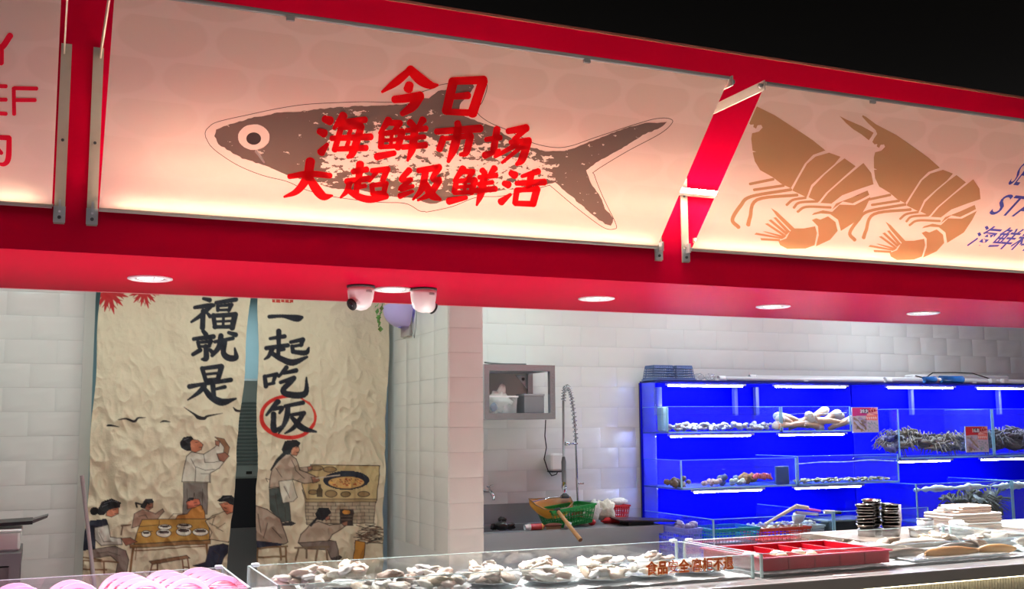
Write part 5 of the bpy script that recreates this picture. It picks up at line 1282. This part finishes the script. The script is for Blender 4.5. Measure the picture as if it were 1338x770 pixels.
# ---- price signs
def price_sign(px, py, w, h, Y, price, label, red):
    p = onY(px, py, Y); r = thing('price_sign', label, 'sign', (p.x, Y, p.z))
    nx, nz = 90, 80; u, v = np.meshgrid(np.linspace(0, 1, nx+1), np.linspace(0, 1, nz+1)); U, V = u.ravel(), v.ravel()
    cv = Canvas(U*100, V*88, rgb(206, 190, 205))
    cv.poly([(0,0),(100,0),(100,28),(0,30)], red); cv.poly([(60,10),(100,0),(100,40),(55,34)], rgb(250, 180, 170))
    for k in range(6):
        a = -1.2 + k*.28; cv.line([(70, 20, .6), (70+50*math.cos(a), 20+50*math.sin(a), 7)], red if k % 2 else rgb(250, 170, 160))
    cv.poly([(52,30),(98,26),(98,46),(54,44)], rgb(246, 120, 110))
    for k in range(5): cv.line([(56+k*8.5, 33, 2.6), (59+k*8.5, 41, 2.6)], rgb(255, 230, 220)); cv.line([(55+k*8.5, 37, 2), (61+k*8.5, 36, 2)], rgb(255, 230, 220))
    rr = random.Random(int(px))
    for k in range(50):
        cv.line([(rr.uniform(5, 50), rr.uniform(36, 84), rr.uniform(4, 12)), (rr.uniform(5, 55), rr.uniform(40, 84), rr.uniform(2, 8))], rr.choice([rgb(170, 150, 190), rgb(196, 170, 170), rgb(110, 90, 80), rgb(150, 120, 70), rgb(200, 200, 226)]), al=.7)
    for k in range(60):
        x, y = rr.uniform(56, 96), rr.uniform(50, 84); cv.line([(x, y, 3), (x+2, y+1, 3)], rr.choice([rgb(120, 150, 170), rgb(190, 190, 200), rgb(150, 170, 150)]), al=.8)
    me = bpy.data.meshes.new('printed_face'); n = (nx+1)*(nz+1)
    co = np.stack([U*w, np.full(n, -.004), -V*h], 1)
    I, J = np.meshgrid(np.arange(nx), np.arange(nz)); a = (J*(nx+1)+I).ravel(); q = np.stack([a, a+nx+1, a+nx+2, a+1], 1)
    me.from_pydata([tuple(c) for c in co], [], [tuple(int(k) for k in f) for f in q]); me.update()
    at = me.color_attributes.new('Print', 'FLOAT_COLOR', 'POINT'); at.data.foreach_set('color', np.concatenate([cv.c, np.ones((n, 1))], 1).astype(np.float32).ravel())
    pm = MATS.get('print_card')
    if not pm:
        pm, nt, pp, out = nodes_of('print_card'); ac = nt.nodes.new('ShaderNodeAttribute'); ac.attribute_name = 'Print'; nt.links.new(ac.outputs['Color'], pp.inputs['Base Color']); pp.inputs['Roughness'].default_value = .3; MATS['print_card'] = pm
    me.materials.append(pm); obj('printed_face', me, (0,0,0), r)
    MB().box(p.x-.004, p.x+w+.004, Y-.003, Y+.004, p.z-h-.004, p.z+.004).build('clear_holder', mat('holder', rgb(190, 200, 235), .25), r)
    tv, tf = fit2d(text2d(price, 1, .05), .0, 1, 0, 1)
    def plate(nm, m, x0, x1, z0, z1, dy, off=0):
        mm = bpy.data.meshes.new(nm); mm.from_pydata([(x0*w+(x1-x0)*w*a, -dy, -h*(z1-(z1-z0)*b)) for a, b in tv], [], tf); mm.update(); mm.materials.append(m); obj(nm, mm, (0,0,0), r)
    MB().box(p.x+.36*w, p.x+.62*w, Y-.0052, Y-.0046, p.z-.235*h, p.z-.06*h).build('price_patch', mat('patch_navy', rgb(44, 34, 90), .4), r)
    plate('price', WHITEP, .30, .60, .07, .225, .0062)
    for k in range(3): MB().obox((p.x+(.68+.10*k)*w, Y-.0052, p.z-(.15-.02*k)*h), .07*w, .0006, .10*h, rotm('Y', -8)).build('unit_mark', mat('unit_red', rgb(170, 20, 50), .4), r)
price_sign(1113, 533, .252, .190, 6.70, '39.9', 'red and white price card reading 39.9 beside the geoducks', rgb(214, 60, 140))
price_sign(1261, 558, .235, .200, 6.535, '16.8', 'red and white price card reading 16.8 on the crab tank', rgb(214, 40, 60))

# ------------------------------------------------------------------ baskets standing in the low tanks
TEAL = mat('teal_plastic', rgb(24, 138, 150), .4, 0, .08)
zb = .735
sh = MB().box(XT+.02, XU-.12, 6.20, 6.62, zb-.012, zb); tag(sh.build('submerged_rack', mat('rack_blue', rgb(50, 70, 150), .5)), 'blue rack plate inside the low tanks under the baskets', 'rack')
crate_basket('plastic_basket', 'teal slotted basket in the low left tank', 4.16, 4.55, 6.23, 6.52, zb, .115, TEAL, .02, 14, 2)
crate_basket('plastic_basket', 'orange-red basket of small shells in the low tank', 4.57, 4.98, 6.23, 6.50, zb, .10, mat('orange_red_plastic', rgb(214, 62, 26), .4, 0, .08), .015, 12, 2)
crate_basket('plastic_basket', 'pale grey basket of white shells next to the orange-red one', 4.99, 5.10, 6.23, 6.50, zb, .105, mat('pale_plastic', rgb(196, 200, 200), .4), .012, 6, 2)
bc = crate_basket('plastic_basket', 'clear blue crate at the end of the black board', 3.96, 4.10, 6.26, 6.60, .66, .20, mat('bluish_plastic', rgb(120, 130, 226), .35), .012, 6, 5)
st_ = thing('crate_stand', 'low steel stand under the clear blue crate', 'stand', (4.03, 6.43, 0)); MB().box(3.97, 4.09, 6.28, 6.58, .64, .66).build('top', STEELD, st_)
for x in (3.98, 4.07):
    for y in (6.29, 6.56): MB().box(x, x+.015, y, y+.015, 0, .64).build('leg', STEELD, st_)
WCL = [clam_mesh(30+i, mat('white_shell_%d' % i, c, .5, 0, .25, 12), .7) for i, c in enumerate((rgb(226, 214, 186), rgb(206, 190, 150), rgb(236, 230, 214)))]
scatter('small_shell', 'small cream shell heaped in the orange-red basket', 'shell', 'cream shells in the orange-red basket', WCL, pile(4.60, 4.95, 6.26, 6.46, zb+.075, 60, .014, .022, .03))
scatter('small_shell', 'white shell heaped in the pale grey basket', 'shell', 'white shells in the pale grey basket', [WCL[2]], pile(5.01, 5.08, 6.26, 6.44, zb+.08, 14, .016, .024, .03))
scatter('whelk', 'bluish whelk in the clear blue crate', 'whelk', 'whelks in the clear blue crate', [clam_mesh(41, mat('bluish_shell', rgb(150, 146, 190), .5, 0, .3, 12), .8)], pile(3.98, 4.09, 6.30, 6.55, .835, 10, .026, .034, .03))
def tongs():
    r = thing('wooden_tongs', 'long pale tongs leaning on the orange-red basket', 'tongs', (4.8, 6.24, zb+.10))
    a, b, c = onY(1000, 685, 6.26), onY(1040, 662, 6.26), onY(1056, 664, 6.26)
    m = mat('pale_wood', rgb(222, 206, 190), .5)
    MB().tube([a, b], [.010, .014], 8).build('arm', m, r, True); MB().tube([a+Vector((.02, .02, 0)), b+Vector((.0, .03, -.012))], [.009, .012], 8).build('arm', mat('grey_metal_arm', rgb(170, 170, 190), .4, .4), r, True)
    MB().tube([b, c], [.018, .012], 8).build('hinge', m, r, True)
    q = thing('tool_roll', 'pink and grey tool handles next to the pale tongs', 'handle', (5.0, 6.27, zb+.13))
    MB().tube([onY(1045, 664, 6.26), onY(1072, 668, 6.26)], .008, 8).build('pink_handle', mat('pink_plastic', rgb(220, 90, 190), .4), q, True)
    e0, e1 = onY(1040, 670, 6.24), onY(1068, 672.5, 6.24)
    MB().tube([e0, e1], .012, 10).build('grey_handle', mat('grey_handle', rgb(170, 164, 190), .4), q, True); MB().tube([e1, e1+(e1-e0)*.02], .0125, 10).build('handle_end', BLACKPL, q)
    q = thing('torch', 'small white torch with black head lying on the low tank edge', 'torch', (5.17, 6.20, .93))
    e0, e1, e2 = onY(1077, 669, 6.20), onY(1090, 669.5, 6.20), onY(1098, 670, 6.20)
    MB().tube([e0, e1], .013, 10).build('body', WHITEP, q, True); MB().tube([e1, e2], .013, 10).build('head', BLACKPL, q, True)
    t = MB().blob(onY(1043, 676, 6.30), .05, .03, .035, None, .4, 2, 70, 12, 9); tag(t.build('white_bag', mat('bag_white2', rgb(214, 220, 224), .5), None, True), 'white plastic bag under the tool handles', 'bag')
tongs()
tag(MB().rbox(5.14, 5.62, 6.24, 6.56, zb, zb+.13, .01).build('black_tub', BLACKPL), 'black tub behind the steel bowls', 'tub')

# ------------------------------------------------------------------ work table with bowls and trays behind the counter
def work_table():
    r = thing('work_table', 'steel work table behind the counter carrying bowls and trays', 'table', (5.2, 5.0, 0))
    MB().box(4.18, 6.6, 4.66, 5.32, .875, .905).build('table_top', mat('table_brown_steel', rgb(104, 88, 78), .5, .2), r)
    for x in (4.22, 6.5):
        for y in (4.70, 5.26): MB().box(x, x+.04, y, y+.04, 0, .875).build('leg', STEELD, r)
work_table()
ZW = .905
bowl = [(.030,0),(.040,.004),(.052,.024),(.056,.028),(.054,.029),(.048,.022),(.036,.007)]
bme = MB().lathe(bowl, (0,0,0), 22).mesh('steel_bowl', mat('bowl_steel', rgb(150, 148, 145), .16, 1.0), (0,0,0), True)
for c, (x, y, n) in enumerate(((4.375, 4.98, 8), (4.470, 5.03, 9), (4.50, 4.92, 8))):
    base = MB().lathe([(.048,0),(.048,.02),(.050,.04)], (x, y, ZW), 20); tag(base.build('bowl_stand', STEELD, None, True), ['dull steel pot under the left stack of bowls', 'dull steel pot under the rear stack of bowls', 'dull steel pot under the front stack of bowls'][c], 'pot')
    for k in range(n):
        o = obj('steel_bowl', bme, (x + rng.uniform(-.004, .004), y, ZW + .04 + k*.0165), None, (rng.uniform(-.08, .08), rng.uniform(-.08, .08), 0)); tag(o, 'shiny small steel bowl, %s from the bottom of the %s stack' % (['lowest', 'second', 'third', 'fourth', 'fifth', 'sixth', 'seventh', 'eighth', 'ninth'][k] if k else 'first', ['left', 'rear', 'front'][c]), 'bowl', 'stacked steel bowls on the work table')
cupm = glassmat('frosted_cup', (.86, .86, .88, 1), .08, .2, .45, (.86, .82, .84, 1))
cme = MB().lathe([(.030,0),(.042,.085),(.044,.088)], (0,0,0), 18, None, (True, False)).mesh('plastic_cup', cupm, (0,0,0), True)
for k in range(10):
    tag(obj('plastic_cup', cme, (4.585, 4.98, ZW + .002 + k*.009)), 'frosted plastic cup in the stack beside the steel bowls', 'cup', 'stacked frosted cups on the work table')
def pot(x, y, rr, h, label, m=STEEL):
    r = thing('steel_pot', label, 'pot', (x, y, ZW))
    MB().lathe([(rr*.92,0),(rr,.006),(rr,h),(rr*.96,h),(rr*.95,.01)], (x, y, ZW), 22, None, (True, True)).build('body', m, r, True)
    MB().lathe([(rr*1.0,h-.004),(rr*1.08,h),(rr*1.0,h+.004)], (x, y, ZW), 22, None, (False, False)).build('rim', CHROME, r, True)
pot(4.62, 4.80, .07, .045, 'low wide steel pot in front of the frosted cups')
pot(4.86, 5.02, .048, .075, 'tall steel pot between the cups and the white trays')
pot(4.92, 4.84, .095, .030, 'wide shallow steel pan in front of the white trays')
tag(MB().blob((4.93, 4.84, ZW+.052), .055, .04, .025, None, .5, 2.5, 77, 14, 9).build('white_cloth', mat('cloth_white', rgb(222, 222, 216), .8), None, True), 'white cloth piled in the shallow steel pan', 'cloth')
for k in range(6):
    z = ZW + k*.0165; r = thing('foam_tray', ['white foam tray at the bottom of the stack', 'white foam tray second from the bottom of the stack', 'white foam tray third from the bottom of the stack', 'white foam tray third from the top of the stack', 'white foam tray second from the top of the stack', 'white foam tray at the top of the stack'][k], 'tray', (5.2, 5.08, z), 'stacked foam trays on the work table')
    MB().rbox(5.02 + .004*(k % 2), 5.42, 4.96, 5.20, z, z+.015, .004).build('tray', mat('foam_white', rgb(232, 226, 216), .7, 0, .03), r)
for k in range(3):
    a = MB().rbox(5.06+.03*k, 5.36, 4.98, 5.16, ZW+.099+.014*k, ZW+.113+.014*k, .005); tag(a.build('folded_towel', mat('towel_pinkish', rgb(226, 204, 190), .85, 0, .06, 20, .4, 60)), ['cream folded towel lying directly on the foam trays', 'cream folded towel, middle one above the foam trays', 'cream folded towel, topmost above the foam trays'][k], 'towel', 'towels on the foam trays')
tag(MB().blob((5.09, 5.04, ZW+.125), .05, .04, .022, None, .5, 3, 88, 14, 9).build('white_bag', mat('bag_white', rgb(232, 232, 228), .5), None, True), 'small white bag on the left end of the cream towels', 'bag')
tag(MB().rbox(5.46, 6.5, 4.72, 5.28, ZW, ZW+.012, .004).build('white_board', WHITEP), 'white cutting board at the right end of the work table', 'board')

# ------------------------------------------------------------------ the front counter and its glass displays
YG0, YG1, ZG0, ZG1 = 3.87, 4.48, .905, 1.00
def counter():
    r = thing('display_counter', 'long stainless display counter with ribbed lit front', 'counter', (2.5, 4.1, 0))
    MB().box(-2.2, 7.4, 3.72, 4.58, .85, .90).build('counter_top', mat('counter_steel', rgb(206, 202, 202), .25, .35, .05, 4), r)
    MB().box(-2.2, 7.4, 3.716, 3.72, .849, .897).build('front_band', mat('band_steel', rgb(150, 147, 143), .45, .4), r)
    MB().box(-2.2, 7.4, 3.80, 4.55, 0, .85).build('carcass', DKGREY, r)
    b = MB(); x = -2.2
    while x < 7.4: b.tube([(x, 3.80, .02), (x, 3.80, .845)], .0085, 6, False); x += .0175
    p = b.build('ribbed_panel', mat('ribbed_panel', rgb(176, 172, 160), .5, .2), r, True); p['kind'] = 'stuff'
    MB().box(-2.2, 7.4, 3.755, 3.765, .838, .849).build('led_strip', mat('counter_led', (1, .9, .7, 1), .5, emit=5, ecol=(1, .86, .55, 1)), r)
counter()
def display(x0, x1, label, contents):
    r = thing('glass_display', label, 'display case', ((x0+x1)/2, (YG0+YG1)/2, ZG0-.005)); g = .008
    MB().box(x0, x1, YG1-g, YG1, .902, ZG1).build('rear_pane', ACRYL, r)
    MB().box(x0, x1, YG0, YG0+g, .902, ZG1).build('front_pane', ACRYL, r)
    MB().box(x0, x0+g, YG0+g, YG1-g, .902, ZG1).build('side_pane', ACRYL, r); MB().box(x1-g, x1, YG0+g, YG1-g, .902, ZG1).build('side_pane', ACRYL, r)
    e = MB()
    e.box(x0, x1, YG1-g, YG1, ZG1, ZG1+.002); e.box(x0, x1, YG0, YG0+g, ZG1, ZG1+.002); e.box(x0, x0+g, YG0, YG1, ZG1, ZG1+.002); e.box(x1-g, x1, YG0, YG1, ZG1, ZG1+.002)
    for x in (x0, x1-g):
        for y in (YG0, YG1-g): e.box(x-.001, x+g+.001, y-.001, y+g+.001, .902, ZG1)
    e.build('polished_edges', mat('acrylic_edge', rgb(190, 214, 214), .2, spec=.8), r)
    for x in (x0+.015, x1-.035):
        MB().rbox(x, x+.03, YG1-.02, YG1+.012, ZG1-.004, ZG1+.010, .003).build('corner_clip', mat('clip_white', rgb(215, 225, 235), .3), r)
    ic = MB(); 
    ic.sheet(lambda u, v: (x0+g+(x1-x0-2*g)*u, YG0+g+(YG1-YG0-2*g)*v, .912 + .006*noise.noise(Vector((u*(x1-x0)*9, v*6, x0))) + .004*noise.noise(Vector((u*(x1-x0)*40, v*26, x0)))), int((x1-x0)*70), 40)
    if contents: o = ic.build('ice_bed', ICE, r, True); o['kind'] = 'stuff'
    return r
D0, D1, D2, D3 = (-1.5, .684), (.777, 2.788), (2.825, 4.46), (4.50, 6.6)
display(*D0, 'clear display case of pink meat plates at the left', False)
display(*D1, 'clear display case of oyster plates on ice, left of the red tray', True)
display(*D2, 'clear display case holding the red tray and fish', True)
display(*D3, 'clear display case at the right picture edge with orange notice', True)
# notices on the front panes
def notice(x0, z0, w, h, label):
    r = thing('safety_notice', label, 'sign', (x0, YG0-.004, z0), None)
    v, f = fit2d(text2d('食品安全·离柜不退', 1, .045), 0, 1, 0, 1)
    def layer(nm, m, dy, off, s=1.0):
        vv, ff = fit2d(text2d('食品安全·离柜不退', 1, off), -off*.12, 1+off*.12, -off*1.0, 1+off*1.0)
        mm = bpy.data.meshes.new(nm); mm.from_pydata([(a*w, -dy, b*h) for a, b in vv], [], ff); mm.update(); mm.materials.append(m); obj(nm, mm, (0,0,0), r)
    OR = mat('notice_orange', rgb(222, 84, 24), .5); OL = mat('notice_outline', rgb(250, 176, 104), .5)
    layer('outline', OL, .0012, .055)
    layer('lettering', OR, .0030, .003)
notice(2.26, .948, .42, .052, 'orange notice lettering on the oyster display front')
notice(4.53, .948, .42, .052, 'orange notice lettering on the display at the right picture edge')

# ---- plates of shellfish on ice
OYM = [mat('oyster_%d' % i, c, .5, 0, .35, 10, .5, 40) for i, c in enumerate((rgb(240, 228, 212), rgb(226, 204, 176), rgb(206, 192, 180), rgb(244, 238, 230), rgb(238, 210, 192), rgb(150, 132, 116)))]
OY = [MB().blob((0,0,0), 1, .62, .30, None, .42, 2.6, 200+i, 14, 9).mesh('oyster', OYM[i % 6], (0,0,0), True) for i in range(9)]
plate_me = MB().lathe([(.06,0),(.085,.004),(.115,.014),(.118,.016),(.112,.015),(.08,.007)], (0,0,0), 28).mesh('plate', mat('plate_steel', rgb(200, 204, 206), .25, .7), (0,0,0), True)
PL = [(.93,4.14,'conch'),(1.12,4.30,'conch'),(1.30,4.20,'crab'),(1.20,4.02,'oyster'),(1.48,4.30,'oyster'),(1.45,4.05,'oyster'),(1.68,4.12,'oyster'),(1.74,4.34,'oyster'),(1.92,4.06,'oyster'),(2.0,4.30,'oyster'),(2.14,4.02,'oyster'),(2.26,4.26,'oyster'),(2.36,4.02,'shrimp'),(2.52,4.26,'oyster'),(2.60,4.04,'shrimp')]
PL += [(3.70,4.37,'crab'),(3.95,4.40,'crab'),(4.32,4.38,'oyster'),(4.36,4.16,'crab'),(4.68,4.36,'crab'),(5.15,4.30,'oyster')]
names = ['far left corner of the oyster display', 'large pale heap near the display corner', 'crab plate near the pier', 'second from the left at the front', 'rear row below the pier edge', 'front row below the pier', 'front row right of the pier', 'rear row below the sink end', 'front row below the small wall tap', 'rear row below the bottle', 'front row below the net', 'rear row below the bamboo handle', 'front row left of the orange notice', 'rear row behind the orange notice', 'front row behind the orange notice', 'rear row close to the red tray', 'rear row behind the white fish', 'rear right corner of the fish display', 'right end of the fish display', 'rear row of the right-edge display', 'front row of the right-edge display']
for i, (x, y, kind) in enumerate(PL):
    p = obj('seafood_plate', plate_me, (x, y, .919)); tag(p, 'round steel plate of shellfish, ' + names[i], 'plate', 'seafood plates on ice')
    rr = random.Random(300+i); n = 13 if kind != 'crab' else 6
    lab = {'oyster': 'pale oyster shell', 'conch': 'pinkish shucked shellfish', 'crab': 'brown shellfish', 'shrimp': 'cream shellfish'}[kind]
    for k in range(n):
        a = rr.uniform(0, 6.28); q = math.sqrt(rr.random())*.085; s = rr.uniform(.034, .052)
        me = OY[rr.choice({'oyster': (0, 1, 2, 3, 4, 6), 'conch': (3, 4, 0), 'crab': (5, 2), 'shrimp': (0, 3, 6)}[kind])]
        o = obj('oyster', me, (x+q*math.cos(a), y+q*math.sin(a), .938 + .012 + max(0, (.055-q))*.5 + (.05 if kind == 'conch' else 0)*rr.random()), None, (rr.uniform(-.5, .5), rr.uniform(-.5, .5), rr.uniform(0, 6.28)), (s, s, s))
        tag(o, lab + ' on the plate at the ' + names[i], 'shellfish', 'shellfish: ' + names[i])
# red tray with white balls
def red_tray():
    x0, x1, y0, y1, z0, h = 2.86, 3.56, 3.91, 4.36, .921, .058
    r = thing('red_tray', 'red divided plastic tray in the display case', 'tray', ((x0+x1)/2, (y0+y1)/2, z0)); t = .006
    b = MB(); b.box(x0, x1, y0, y1, z0, z0+t); b.build('base', REDPL, r)
    b = MB(); b.box(x0, x1, y0, y0+t, z0+t, z0+h); b.box(x0, x1, y1-t, y1, z0+t, z0+h); b.box(x0, x0+t, y0+t, y1-t, z0+t, z0+h); b.box(x1-t, x1, y0+t, y1-t, z0+t, z0+h); b.build('side_walls', REDPL, r)
    for k in range(1, 5):
        x = x0+(x1-x0)*k/5; MB().box(x-.003, x+.003, y0+t, y1-t, z0+t, z0+h-.008).build('divider', REDPL, r)
        MB().box(x-.004, x+.004, y0-.003, y0, z0+.002, z0+h).build('rib', mat('red_plastic_dark', rgb(150, 14, 30), .4), r)
    b = MB(); b.box(x0-.012, x1+.012, y0-.012, y0, z0+h-.006, z0+h); b.box(x0-.012, x1+.012, y1, y1+.012, z0+h-.006, z0+h); b.box(x0-.012, x0, y0, y1, z0+h-.006, z0+h); b.box(x1, x1+.012, y0, y1, z0+h-.006, z0+h); b.build('rim', mat('red_rim', rgb(226, 60, 90), .35), r)
    me = MB().blob((0,0,0), 1, .9, .8, None, .3, 2.4, 9, 14, 9).mesh('scallop_meat', mat('scallop_meat', rgb(244, 228, 196), .5, 0, .1, 12), (0,0,0), True)
    for i, (x, y) in enumerate(((2.96,4.14),(3.07,4.05),(3.10,4.12),(3.20,4.10),(3.22,4.03),(2.93,4.05))):
        o = obj('scallop_meat', me, (x, y, .955), None, (0, 0, i), (.036, .032, .03)); tag(o, 'cream scallop meat in the red tray', 'seafood', 'scallop meats in the red tray')
red_tray()
# fish and long shellfish on the ice right of the red tray
def long_fish(x, y, L, rr, ang, col, label, seed, z=.935):
    r = thing('whole_fish', label, 'fish', (x, y, z-rr)); m = mat('fish_skin_%d' % seed, col, .35, 0, .35, 18)
    c, s = math.cos(ang), math.sin(ang)
    P = [(-.5, .25), (-.42, .7), (-.2, 1), (.1, .95), (.32, .55), (.42, .3)]
    MB().tube([(x+c*L*a, y+s*L*a, z) for a, _ in P], [rr*b for _, b in P], 10).build('body', m, r, True)
    e = Vector((x+c*L*.42, y+s*L*.42, z)); q = Vector((c, s, 0)); w = Vector((-s, c, 0))
    MB().add([e, e+q*L*.10+w*rr*1.2, e+q*L*.07, e+q*L*.10-w*rr*1.2, e+Vector((0,0,.006)), e+q*L*.10+w*rr*1.2+Vector((0,0,.004)), e+q*L*.07+Vector((0,0,.004)), e+q*L*.10-w*rr*1.2+Vector((0,0,.004))], [(0,1,2),(0,2,3),(4,6,5),(4,7,6)]).build('tail_fin', m, r)
FS = [(3.78, 4.22, .42, .030, .1, rgb(232, 214, 200), 'long cream fish nearest the red tray, rear row'), (4.14, 4.30, .46, .034, .05, rgb(236, 226, 216), 'long white fish in the middle of the rear row'), (3.80, 4.06, .34, .026, .2, rgb(150, 140, 130), 'grey mottled fish behind the red tray corner'), (4.02, 3.98, .36, .030, .0, rgb(206, 150, 90), 'orange-brown fish in the front row'), (4.20, 4.12, .34, .026, .15, rgb(120, 112, 104), 'dark grey fish in the middle row'), (4.30, 3.97, .24, .028, -.1, rgb(214, 160, 96), 'orange-brown fish nearest the display corner')]
for i, f in enumerate(FS): long_fish(*f, i)
for i, (x, y, L, lab) in enumerate(((3.99, 3.94, .60, 'long steel dish under the orange-brown fish'), (3.99, 4.23, .80, 'long steel dish under the cream and white fish'))):
    tag(MB().rbox(x-L/2, x+L/2, y-.05, y+.07, .9185, .926, .003).build('long_dish', mat('plate_steel', rgb(200, 204, 206), .25, .7)), lab, 'dish')
long_fish(4.9, 4.2, .5, .03, .1, rgb(220, 200, 180), 'pale fish in the display at the right picture edge', 11)
long_fish(5.0, 4.02, .5, .03, 0, rgb(160, 140, 120), 'brown fish in the display at the right picture edge', 12)
# white paper slips on the counter ledge (price slips)
for i, (px, py) in enumerate(((845, 757), (890, 752), (955, 748), (1100, 752))):
    p = onZ(px, py, .9008); o = MB().box(p.x-.035, p.x+.035, p.y-.02, p.y+.02, .9002, .9014); tag(o.build('paper_slip', mat('paper', rgb(240, 236, 236), .6)), ['white paper slip on the ledge left of the orange notice', 'white paper slip on the ledge below the orange notice', 'white paper slip on the ledge at the right of the orange notice', 'white paper slip on the ledge below the red tray'][i], 'paper')

# ---- pink meat plates
def marbled():
    m, nt, p, out = nodes_of('marbled_meat'); N = nt.nodes.new; L = nt.links.new
    n = N('ShaderNodeTexNoise'); n.inputs['Scale'].default_value = 22; n.inputs['Detail'].default_value = 4; n.inputs['Distortion'].default_value = 1.6
    tc = N('ShaderNodeTexCoord'); mp = N('ShaderNodeMapping'); mp.inputs['Scale'].default_value = (.5, 2.2, 1); L(tc.outputs['Object'], mp.inputs[0]); L(mp.outputs[0], n.inputs['Vector'])
    r = N('ShaderNodeValToRGB'); r.color_ramp.elements[0].position = .42; r.color_ramp.elements[0].color = rgb(214, 70, 90); r.color_ramp.elements[1].position = .6; r.color_ramp.elements[1].color = rgb(244, 222, 226)
    L(n.outputs['Fac'], r.inputs[0]); L(r.outputs[0], p.inputs['Base Color']); p.inputs['Roughness'].default_value = .35
    return m
MEAT = marbled()
pm_ = MB().lathe([(.05,-.010),(.080,-.006),(.090,.004),(.092,.006),(.088,.005),(.076,-.003)], (0,0,0), 30).mesh('plate', mat('pinkish_plate', rgb(238, 216, 226), .25), (0,0,0), True)
mm_ = MB().lathe([(.074,.000),(.066,.010),(.03,.016),(.004,.017)], (0,0,0), 26).mesh('meat_slices', MEAT, (0,0,0), True)
MPL = [('first stack from the left edge', -.06, 4.30, 2), ('second stack from the left edge', .12, 4.30, 2), ('stack below the curtain bench', .33, 4.24, 4), ('stack below the gap between curtains', .475, 4.24, 4), ('stack beside the right pane', .60, 4.26, 4)]
for nm, x, y, n in MPL:
    for k in range(n):
        r = thing('meat_plate', '%s pink marbled meat plate in the %s' % (['front', 'second', 'third', 'rear'][n-1-k] if n > 1 else 'single', nm), 'plate', (x + .018*(n-1-k)*.5 - .012*k, y + .045*k - .10, .925 + .006*k), 'pink meat plates')
        r.rotation_euler = (math.radians(58), 0, math.radians(-14 + 3*k))
        obj('plate', pm_, (0,0,0), r); obj('meat_slices', mm_, (0,0,0), r)
for i, x in enumerate((-.02, .33, .60)):
    tag(MB().rbox(x-.13, x+.13, 4.02, 4.46, .902, .916, .003).build('plate_rack', STEELD), ['steel rack under the leftmost meat plates', 'steel rack under the middle meat plates', 'steel rack under the meat plates beside the right pane'][i], 'rack')
area('meat_lamp', (.25, 3.93, 1.30), .06, 11, (1, .40, .75), (math.radians(25), 0, 0), .9).rotation_euler = (math.radians(25), 0, math.radians(90))
